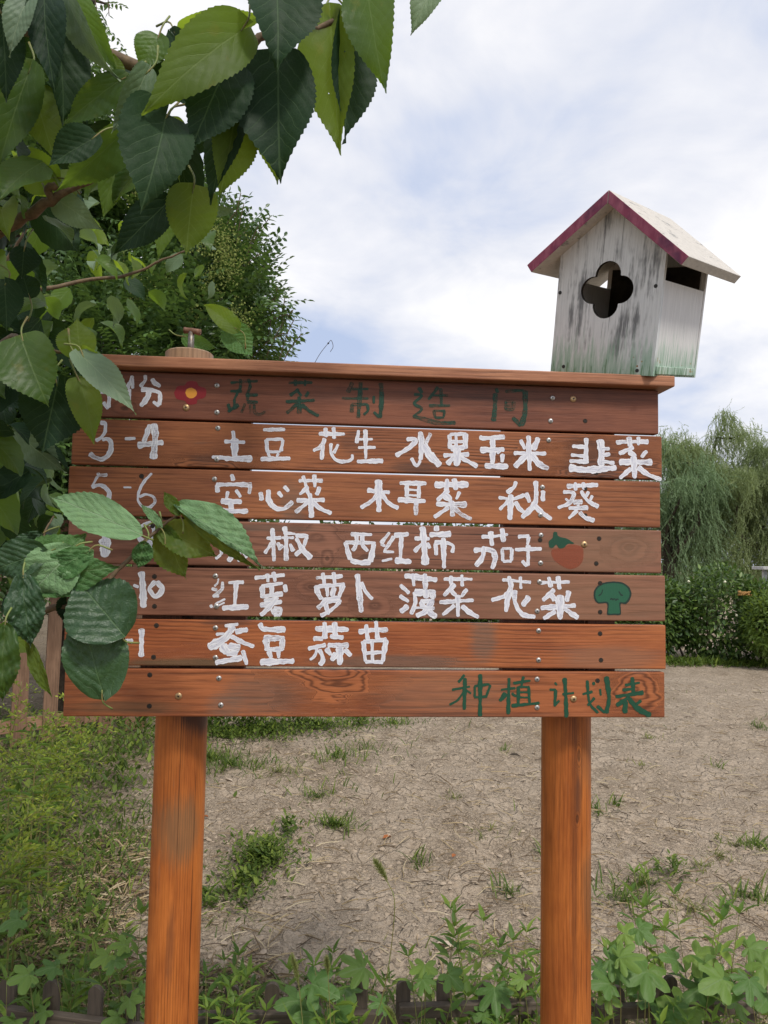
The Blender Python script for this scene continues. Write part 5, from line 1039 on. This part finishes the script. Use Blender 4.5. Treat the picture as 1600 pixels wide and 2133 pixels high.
# branches
def branch(par, org, ctrl, r0, r1, name='branch', n=26, mt=None):
    P = [at(*c) if len(c) == 3 and c[0] > -900 else np.array(c[1:]) for c in ctrl]
    C = curve_pts(P, n); w_ = np.random.RandomState(len(ctrl)+int(r0*1e5)).randn(n, 3)*r0*.12; C = C+w_
    rad = np.linspace(r0, r1, n)*(1+.10*np.abs(np.sin(np.arange(n)*1.3))); mb = Multi(); mb.tube(C-org, rad, 9)
    return obj(name, mb.build(name, [mt or MBARK]), par)
branch(mul, MTR, [(-999, -1.5, 1.75, 1.5), (-400, 640, 1.5), (-60, 508, 1.26), (60, 448, 1.2), (115, 412, 1.18), (200, 368, 1.17), (268, 325, 1.15)], .014, .0032)
branch(mul, MTR, [(112, 418, 1.18), (100, 395, 1.17), (118, 385, 1.17)], .006, .006, 'branch_stub', 8)
branch(mul, MTR, [(-999, -1.5, 1.75, 2.1), (-250, 60, 1.25), (60, 60, 1.12), (330, 150, 1.14), (470, 140, 1.14), (560, 70, 1.14), (690, 50, 1.15), (770, -60, 1.15), (930, -90, 1.16)], .013, .002)
branch(mul, MTR, [(-999, -1.5, 1.75, 1.3), (-200, 700, 1.9), (0, 612, 1.9), (90, 604, 1.9), (170, 586, 1.95), (270, 572, 2.0), (330, 545, 2.0), (392, 520, 2.0)], .008, .0022)
branch(mul, MTR, [(-10, 580, 1.6), (15, 540, 1.6), (38, 505, 1.6), (60, 470, 1.6)], .004, .0025)
branch(mul, MTR, [(230, 300, 1.14), (220, 330, 1.15), (216, 345, 1.16)], .0016, .0014, 'twig', 8, STALK)
branch(mul, MTR, [(-999, -1.5, 1.75, 1.25), (-60, 780, 1.4), (50, 712, 1.24), (110, 730, 1.24), (170, 740, 1.22)], .006, .0018)
branch(sho, SHO, [(-999, -1.15, 1.30, 0.), (-999, -1.05, 1.3, .6), (-60, 1375, 1.27), (20, 1330, 1.26), (100, 1270, 1.26), (170, 1255, 1.26), (245, 1190, 1.27), (300, 1130, 1.28), (340, 1095, 1.29), (382, 1066, 1.29)], .0085, .0016, n=40)
branch(sho, SHO, [(65, 1320, 1.27), (70, 1230, 1.28), (90, 1120, 1.3), (112, 1075, 1.32)], .0022, .0014, 'twig')
branch(sho, SHO, [(20, 1340, 1.26), (45, 1270, 1.25), (60, 1215, 1.22)], .0022, .0014, 'twig')
branch(sho, SHO, [(140, 1260, 1.26), (146, 1215, 1.24), (140, 1300, 1.24)], .002, .0014, 'twig')
mb = Multi(); limb_multi(mb, (0, 0, -.05), (.05, 0, 1.35), .085, .07, 1, .04, 12, 12); limb_multi(mb, (.05, 0, 1.3), (.05, -.05, 2.4), .07, .03, 2, .1, 12, 10); limb_multi(mb, (.05, 0, 1.4), (-.6, .3, 2.6), .05, .02, 3, .1, 12, 8)
obj('trunk', mb.build('trunk', [BARK]), mul)
# ordinary leaves filling the tree behind the large ones, each its own part
rl = np.random.RandomState(44); tmpl = {}
for nm, mt in (('o', SHADED), ('m', MIDL), ('y', BACKLIT), ('p', PALE)):
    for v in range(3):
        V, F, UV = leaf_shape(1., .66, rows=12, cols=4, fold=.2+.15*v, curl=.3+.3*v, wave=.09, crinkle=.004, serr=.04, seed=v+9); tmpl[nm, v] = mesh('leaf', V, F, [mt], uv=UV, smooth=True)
def fill(par, org, n, zone, Yr, Lr, kinds, down=.5):
    out = 0; tries = 0
    while out < n and tries < n*60:
        tries += 1; px = rl.uniform(*zone[0]); py = rl.uniform(*zone[1])
        if not zone[2](px, py): continue
        Y = rl.uniform(*Yr); p = at(px, py, Y); a = rl.rand()*6.283
        Yd = np.array([math.cos(a), .6*math.sin(a), -down-.8*rl.rand()]); Nd = np.array([rl.randn()*.6, -.35+rl.randn()*.5, .75])
        X_, Y_, Z_ = rot_frames(Yd[None], Nd[None]); s = rl.uniform(*Lr)
        o = obj('leaf', tmpl[kinds[rl.randint(len(kinds))], rl.randint(3)], par)
        o.matrix_basis = Matrix([[X_[0][k], Y_[0][k], Z_[0][k], (p-org)[k]] for k in range(3)]+[[0, 0, 0, 1]]) @ Matrix.Diagonal((s, s, s, 1)); out += 1
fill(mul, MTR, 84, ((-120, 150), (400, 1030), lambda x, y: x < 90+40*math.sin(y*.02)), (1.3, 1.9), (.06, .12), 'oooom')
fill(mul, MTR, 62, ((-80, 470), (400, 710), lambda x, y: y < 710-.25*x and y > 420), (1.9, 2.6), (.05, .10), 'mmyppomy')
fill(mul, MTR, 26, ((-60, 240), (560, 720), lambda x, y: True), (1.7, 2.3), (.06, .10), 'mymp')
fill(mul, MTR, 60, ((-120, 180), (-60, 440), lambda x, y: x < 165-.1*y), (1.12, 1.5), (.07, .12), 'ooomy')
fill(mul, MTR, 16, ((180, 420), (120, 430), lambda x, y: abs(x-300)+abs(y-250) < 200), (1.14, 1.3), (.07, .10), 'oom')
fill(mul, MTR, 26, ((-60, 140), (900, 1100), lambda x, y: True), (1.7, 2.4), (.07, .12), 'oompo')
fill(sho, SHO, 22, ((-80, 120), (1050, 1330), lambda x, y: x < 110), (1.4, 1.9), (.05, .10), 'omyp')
# ---------------------------------------------------------------- weeds in front: broad lobed vine leaves, spear leaved weeds, foxtails, feathery goldenrod
HOP = leaf_mat('lobed vine leaf', (.085, .18, .04), (.22, .33, .055), .35, (.20, .36, .06), .5, .35, veincol=(.18, .28, .10), sick=.2)
LANC = leaf_mat('spear leaf', (.08, .165, .025), (.24, .34, .045), .4, (.22, .34, .05), .5, .35, veins=False)
def lobed(seed, nl=5):
    r = np.random.RandomState(seed); V = [(0, 0, 0)]; UV = [(.5, .1)]; F = []
    angs = np.linspace(-118, 118, nl); ln = [.62, .86, 1.0, .86, .62] if nl == 5 else [.5, .7, .9, 1., .9, .7, .5]
    rim = []
    for k, a in enumerate(angs):
        l = ln[k]*(.9+.2*r.rand()); hw = 118/(nl-1)
        for da, q in ((-hw*.99, .56), (-hw*.74, .74), (-hw*.40, .95), (0, 1.06), (hw*.40, .95), (hw*.74, .74)): rim.append((a+da, l*q))
    rim.append((angs[-1]+hw, .32))
    for a, l in rim:
        x, y = l*math.sin(R(a))*.62, l*math.cos(R(a))*.62; V.append((x*.45, y*.45, .02+.03*math.sin(a*.1))); UV.append((.5+x*.35, .3+y*.35))
    m = len(rim)
    for i, (a, l) in enumerate(rim):
        x, y = l*math.sin(R(a))*.62, l*math.cos(R(a))*.62; V.append((x, y, -.10*l*l+.03*r.randn()*.6+(.04 if i % 6 == 3 else 0))); UV.append((.5+x*.8, .3+y*.7))
    for i in range(m-1): F += [(0, i+2, i+1), (i+1, i+2, m+i+2, m+i+1)]
    return mesh('leaf', np.array(V), F, [HOP], uv=UV, smooth=True)
HOPM = [lobed(s, n_) for s, n_ in ((1, 5), (2, 5), (3, 7), (4, 5))]
def place(me, par, org, p, Yd, Nd, s, name='leaf'):
    X_, Y_, Z_ = rot_frames(np.array(Yd, float)[None], np.array(Nd, float)[None]); o = obj(name, me, par)
    o.matrix_basis = Matrix([[X_[0][k], Y_[0][k], Z_[0][k], (np.asarray(p)-org)[k]] for k in range(3)]+[[0, 0, 0, 1]]) @ Matrix.Diagonal((s, s, s, 1)); return o
rw = np.random.RandomState(5)
def hop_vine(label, spots, gx_, Y0):
    org = at(gx_, 2100, Y0); org[2] = 0; root = thing('hop_vine', tuple(org), label, 'vine', 'lobed leaved vines along the edging fence'); mb = Multi()
    for (px, py, wpx) in spots:
        Y = Y0+rw.uniform(-.10, .12); p = at(px, py, Y); s = wpx/FPX*Y/.95; a = rw.uniform(-2.4, 2.4)
        place(HOPM[rw.randint(4)], root, org, p, (math.sin(a), -.5*abs(math.cos(a))-.2, -.15+.25*rw.randn()), (rw.randn()*.25, -.55, .85), s)
        q = np.array([p[0]+rw.uniform(-.05, .05), p[1]+.02, 0.]); mb.tube(curve_pts([p-org, (p+q)/2-org+np.array([.02, .01, .03]), q-org], 10), [.0009]*10, 5)
    obj('stems', mb.build('stems', [STALK]), root)
hop_vine('lobed leaved vine right of the right post, spreading over the edging fence', [(1270, 2000, 80), (1330, 2035, 70), (1350, 2020, 88), (1290, 1995, 75), (1345, 2025, 92), (1360, 2085, 88), (1430, 2100, 96), (1385, 2100, 80), (1480, 2020, 88), (1505, 2040, 80), (1560, 1975, 80), (1590, 2010, 92), (1530, 2085, 80), (1270, 2050, 66), (1260, 2075, 60), (1450, 1990, 70), (1600, 2080, 70), (1410, 2000, 60), (1300, 1945, 60), (1330, 1935, 52), (1560, 2040, 76), (1460, 2060, 70), (1245, 2015, 50)], 1400, 2.05)
hop_vine('lobed leaved vine in the middle of the bottom edge between the two posts', [(650, 2050, 82), (625, 2085, 70), (760, 2015, 80), (1030, 2058, 78), (935, 2030, 56), (885, 2010, 60), (660, 2120, 70), (700, 2105, 60), (880, 2040, 50), (800, 2090, 50), (1090, 2040, 44), (1010, 2110, 60), (720, 2060, 60)], 800, 2.08)
hop_vine('lobed leaved vine left of the left post with grey green leaves', [(40, 1915, 60), (60, 2030, 66), (115, 2015, 56), (120, 2000, 54), (240, 2000, 60), (262, 1968, 46), (225, 1990, 50), (95, 2105, 50), (30, 2125, 70), (60, 2040, 50), (290, 2060, 40), (270, 2080, 50), (248, 2118, 50)], 130, 2.1)
# spear-leaved weeds
LMs = [mesh('leaf', TVl*np.array([.85, 1, 1.2]), TFl, [LANC], uv=TVl[:, :2], smooth=True), mesh('leaf', TVl*np.array([.62, 1, 2.]), TFl, [LANC], uv=TVl[:, :2], smooth=True)]
FOLK = [('small', 'stem leaning left'), ('bushy', 'stem upright')]
def weed(px, Yw, h, ls, label, nseg=6, lean=(0, 0), branch_=True, lm=0):
    org = at(px, 2100, Yw); org[2] = ground_z(org[0], org[1])-.0; root = thing('leafy_weed', tuple(org), label, 'weed', 'spear leaved weeds growing through the edging fence')
    mb = Multi(); tops = []
    nst = 1+(rw.rand() < .6)*branch_+(rw.rand() < .35)*branch_
    for s_ in range(nst):
        e = np.array([lean[0]+rw.uniform(-.3, .3)*h*.6, lean[1]+rw.uniform(-.2, .2)*h, h*rw.uniform(.75, 1.)]); C = curve_pts([(0, 0, 0), e*.5+np.array([rw.uniform(-.02, .02), 0, .02]), e], 12); mb.tube(C, np.linspace(.0019, .0008, 12), 5)
        for k in range(nseg):
            t = .25+.75*(k+1)/nseg; c = C[min(11, int(t*11))]; a0 = k*1.57+rw.rand(); last = k == nseg-1
            for a in ([a0, a0+math.pi] if not last else [a0, a0+1.6, a0+3.1, a0+4.7]):
                s = ls*(.65+.5*rw.rand())*(.75 if last else 1); place(LMs[lm], root, org, c+org, (math.cos(a), math.sin(a), .25+.45*rw.rand()+(.5 if last else 0)), (-math.cos(a)*.3, -math.sin(a)*.3, 1), s)
    obj('stem', mb.build('stem', [STALK]), root)
sidew = lambda px: 'left of the left post' if px < 310 else 'between the posts' if px < 1135 else 'right of the right post'
ws = [(x_, y_, h_) for x_, y_, h_ in [
    (20, 2.0, .28), (75, 2.1, .2), (150, 2.25, .22), (205, 2.3, .26), (240, 2.2, .30), (262, 2.35, .25), (285, 2.1, .24), (180, 2.0, .15), (300, 2.5, .2), (225, 1.98, .12),
    (430, 2.1, .3), (455, 2.0, .26), (480, 2.15, .30), (505, 2.1, .26), (540, 2.3, .24), (470, 2.4, .2), (600, 2.05, .20), (615, 2.25, .30), (640, 2.0, .22), (690, 2.1, .33), (715, 2.05, .2), (740, 2.3, .2), (775, 2.0, .16), (815, 2.1, .2), (845, 2.2, .26), (868, 2.1, .34), (900, 2.05, .30), (905, 2.3, .42), (935, 2.15, .25), (965, 2.0, .22), (985, 2.25, .40), (1015, 2.1, .26), (1045, 2.2, .3), (1075, 2.05, .25), (1100, 2.2, .34), (1115, 2.0, .28), (1085, 2.35, .3), (560, 2.0, .16), (665, 2.4, .2),
    (1250, 2.1, .26), (1275, 2.25, .24), (1310, 2.0, .22), (1345, 2.3, .34), (1378, 2.15, .38), (1420, 2.2, .42), (1450, 2.1, .40), (1475, 2.25, .36), (1500, 2.0, .26), (1530, 2.15, .3), (1555, 2.3, .28), (1585, 2.1, .3), (1400, 2.0, .24), (1440, 2.0, .22), (1290, 2.4, .2)]]
words = ['tall', 'short', 'bushy', 'sparse', 'leaning', 'upright', 'branching', 'thin']
ws.sort(key=lambda q: q[0])
cnt = {}
ords = ['first', 'second', 'third', 'fourth', 'fifth', 'sixth', 'seventh', 'eighth', 'ninth', 'tenth', 'eleventh', 'twelfth', 'thirteenth', 'fourteenth', 'fifteenth', 'sixteenth', 'seventeenth', 'eighteenth', 'nineteenth', 'twentieth']
for x_, y_, h_ in ws:
    z = sidew(x_); sz = 'tall' if h_ > .27 else 'low'; cnt[z, sz] = cnt.get((z, sz), 0)+1; k = cnt[z, sz]
    o_ = ords[k-1] if k <= 20 else 'further'
    weed(x_, y_, h_*((1.08 if 310 < x_ < 1135 else 1.35)+.35*rw.rand()), .058+.022*rw.rand(), '%s spear leaved weed, %s from left of the %s ones %s' % (sz, o_, sz, z), nseg=6 if h_ > .25 else 5, lm=rw.randint(2))
# foxtails
FOX = leaf_mat('foxtail bristles', (.20, .24, .07), (.36, .38, .14), .4, (.40, .44, .14), .7, .2, veins=False, attr=True)
def foxtail(pts, L, label):
    P = [at(*q) for q in pts]; org = P[0].copy(); root = thing('foxtail_grass', tuple(org), label, 'grass stalk', 'foxtail grasses between the posts')
    C = curve_pts(P, 24); mb = Multi(); mb.tube(C-org, np.linspace(.0012, .0007, 24), 5); obj('stem', mb.build('stem', [STALK]), root)
    s = np.concatenate([[0], np.cumsum(np.linalg.norm(np.diff(C, axis=0), axis=1))]); sel = s > s[-1]-L; n = 900; i0 = np.where(sel)[0][0]
    t = i0+(23-i0)*rw.rand(n); i = t.astype(int).clip(0, 22); B_ = C[i]+(C[i+1]-C[i])*(t-i)[:, None]; T = unit(C[i+1]-C[i]); d = unit(rw.randn(n, 3)); d = unit(d-T*(d*T).sum(1)[:, None]); 
    fat = np.sin(np.clip((t-i0)/(23-i0), .04, .96)*math.pi)**.5
    V, F, A = scatter(np.array([(-.06, 0, 0), (.06, 0, 0), (0, 1, 0)]), np.array([(0, 1, 2)]), B_-org, d*.9+T*.7, rw.randn(n, 3), .0125*fat*(.6+.5*rw.rand(n)), rw.rand(n))
    tag(obj('seed_head', mesh('seed_head', V, F, [FOX], attr=A), root), kind='stuff')
    for k in range(2):
        place(mesh('blade', TVb*np.array([.9, 1, 2]), TFb, [LANC], smooth=True), root, org, C[3+4*k], (.5-1.*k, -.2, .8), (0, -1, .3), .09, 'blade')
foxtail([(640, 2260, 1.75), (632, 2150, 1.75), (622, 2050, 1.75), (608, 1985, 1.75)], .085, 'pale foxtail grass head just right of the left post, in front of the edging fence')
foxtail([(700, 2280, 1.6), (790, 2100, 1.55), (822, 1900, 1.5), (806, 1835, 1.5), (778, 1788, 1.5)], .058, 'arching foxtail head highest of the foxtails, against the bare earth')
foxtail([(700, 2290, 1.8), (690, 2150, 1.8), (684, 2040, 1.8), (680, 1990, 1.8)], .05, 'small foxtail head beside the big pale one')
foxtail([(860, 2240, 1.9), (830, 2140, 1.9), (815, 2110, 1.9), (800, 2098, 1.9)], .05, 'low foxtail head at the bottom edge in the middle')
# goldenrod-like plants on the left
GOLD = leaf_mat('goldenrod tips', (.14, .24, .03), (.42, .47, .07), .4, (.40, .46, .05), .6, .25, veins=False, attr=True)
def goldenrod(px, Yw, tip, label, n=250):
    org = at(px, 1900, Yw); org[2] = 0; root = thing('goldenrod', tuple(org), label, 'wild plant', 'feathery yellow green goldenrods on the left'); T_ = at(*tip)
    C = curve_pts([org, (org*.45+T_*.55)+np.array([-.02, 0, .12]), T_], 24); mb = Multi(); mb.tube(C-org, np.linspace(.004, .0012, 24), 6); Ps = []; Ds = []
    for k in range(14):
        i = 9+k; i = min(i, 23); a = rw.rand()*6.283; e = C[i]+np.array([math.cos(a)*.20, math.sin(a)*.12, .03+.03*rw.randn()])*(1.15-.5*k/14); c2 = curve_pts([C[i], (C[i]+e)/2+np.array([0, 0, .03]), e], 8); mb.tube(c2-org, [.0011]*8, 4)
        m = n//14; j = rw.randint(0, 8, m); Ps.append(c2[j]+rw.randn(m, 3)*.006); Ds.append(np.tile(unit(e-C[i]), (m, 1)))
    obj('stem', mb.build('stem', [STALK]), root); Pq = np.concatenate(Ps); Dq = np.concatenate(Ds); m = len(Pq)
    V, F, A = scatter(LQ*np.array([.7, 1, 1]), LQF, Pq-org, Dq+rw.randn(m, 3)*.6+np.array([0, 0, .4]), rw.randn(m, 3), .014+.012*rw.rand(m), rw.rand(m)); tag(obj('flower_spray', mesh('flower_spray', V, F, [GOLD], attr=A), root), kind='stuff')
    for k in range(16):
        c = C[1+k]; a = k*2.4; place(LMs[1], root, org, c, (math.cos(a), math.sin(a), .2), (0, 0, 1), .07+.03*rw.rand())
for q in [(60, 3.0, (95, 1480, 3.0), 'goldenrod reaching highest in front of the picket fence'), (-20, 2.8, (20, 1560, 2.8), 'goldenrod at the left edge under the picket fence rail'), (40, 3.1, (150, 1580, 3.1), 'goldenrod arching right below the fence rail'), (20, 2.6, (60, 1690, 2.6), 'goldenrod with yellow tips at the left, halfway down'),
          (-40, 2.5, (30, 1800, 2.4), 'lowest goldenrod at the left edge'), (90, 3.4, (130, 1650, 3.4), 'goldenrod farthest right, yellow tipped'), (-60, 2.9, (-10, 1640, 2.9), 'goldenrod cut by the left edge'), (100, 3.3, (110, 1540, 3.3), 'goldenrod with a drooping tip beside the board corner'), (30, 2.7, (75, 1790, 2.5), 'small goldenrod over the dead grass at the left'), (70, 3.6, (140, 1470, 3.5), 'goldenrod rising in front of the fence beside the board'), (10, 3.3, (45, 1420, 3.2), 'tallest goldenrod at the far left of the fence'), (110, 3.9, (190, 1530, 3.8), 'goldenrod below the lower left corner of the board')]: goldenrod(*q)
# a few fallen leaves
DRY = plain('dry fallen leaf', (.38, .13, .04), (.24, .08, .03), .7, .2, 60); CREAM = plain('bleached leaf', (.55, .45, .36), (.42, .34, .25), .7, .2, 60); OLV = plain('yellowed fallen leaf', (.30, .24, .06), (.2, .15, .05), .6, .3, 60)
for px, py, s, mt, lb in ((797, 1752, .06, DRY, 'rusty orange fallen leaf near the centre of the bare earth'), (942, 1797, .045, DRY, 'small orange fallen leaf right of the rusty one'), (485, 1632, .07, CREAM, 'bleached pale fallen leaf beside the left post'), (208, 1770, .10, OLV, 'curled olive yellow leaf on the ground left of the left post'), (950, 1982, .09, CREAM, 'tan curled fallen leaf low between the posts'), (1238, 1838, .06, CREAM, 'pale pinkish fallen leaf touching the right post'), (435, 1712, .05, DRY, 'brown fallen leaf touching the left post'), (1060, 1575, .09, BARK, 'dark twig end on the far bare earth')):
    g = ground_at(px, py); g[2] = ground_z(g[0], g[1])+.012; me = mesh('fallen_leaf', TVl*np.array([1.3, 1, 3.2]), TFl, [mt], smooth=True)
    o = obj('fallen_leaf', me, None, tuple(g), (R(12), R(8), px)); o.scale = (s, s, s); tag(o, lb, 'leaf', 'fallen leaves on the bare earth')
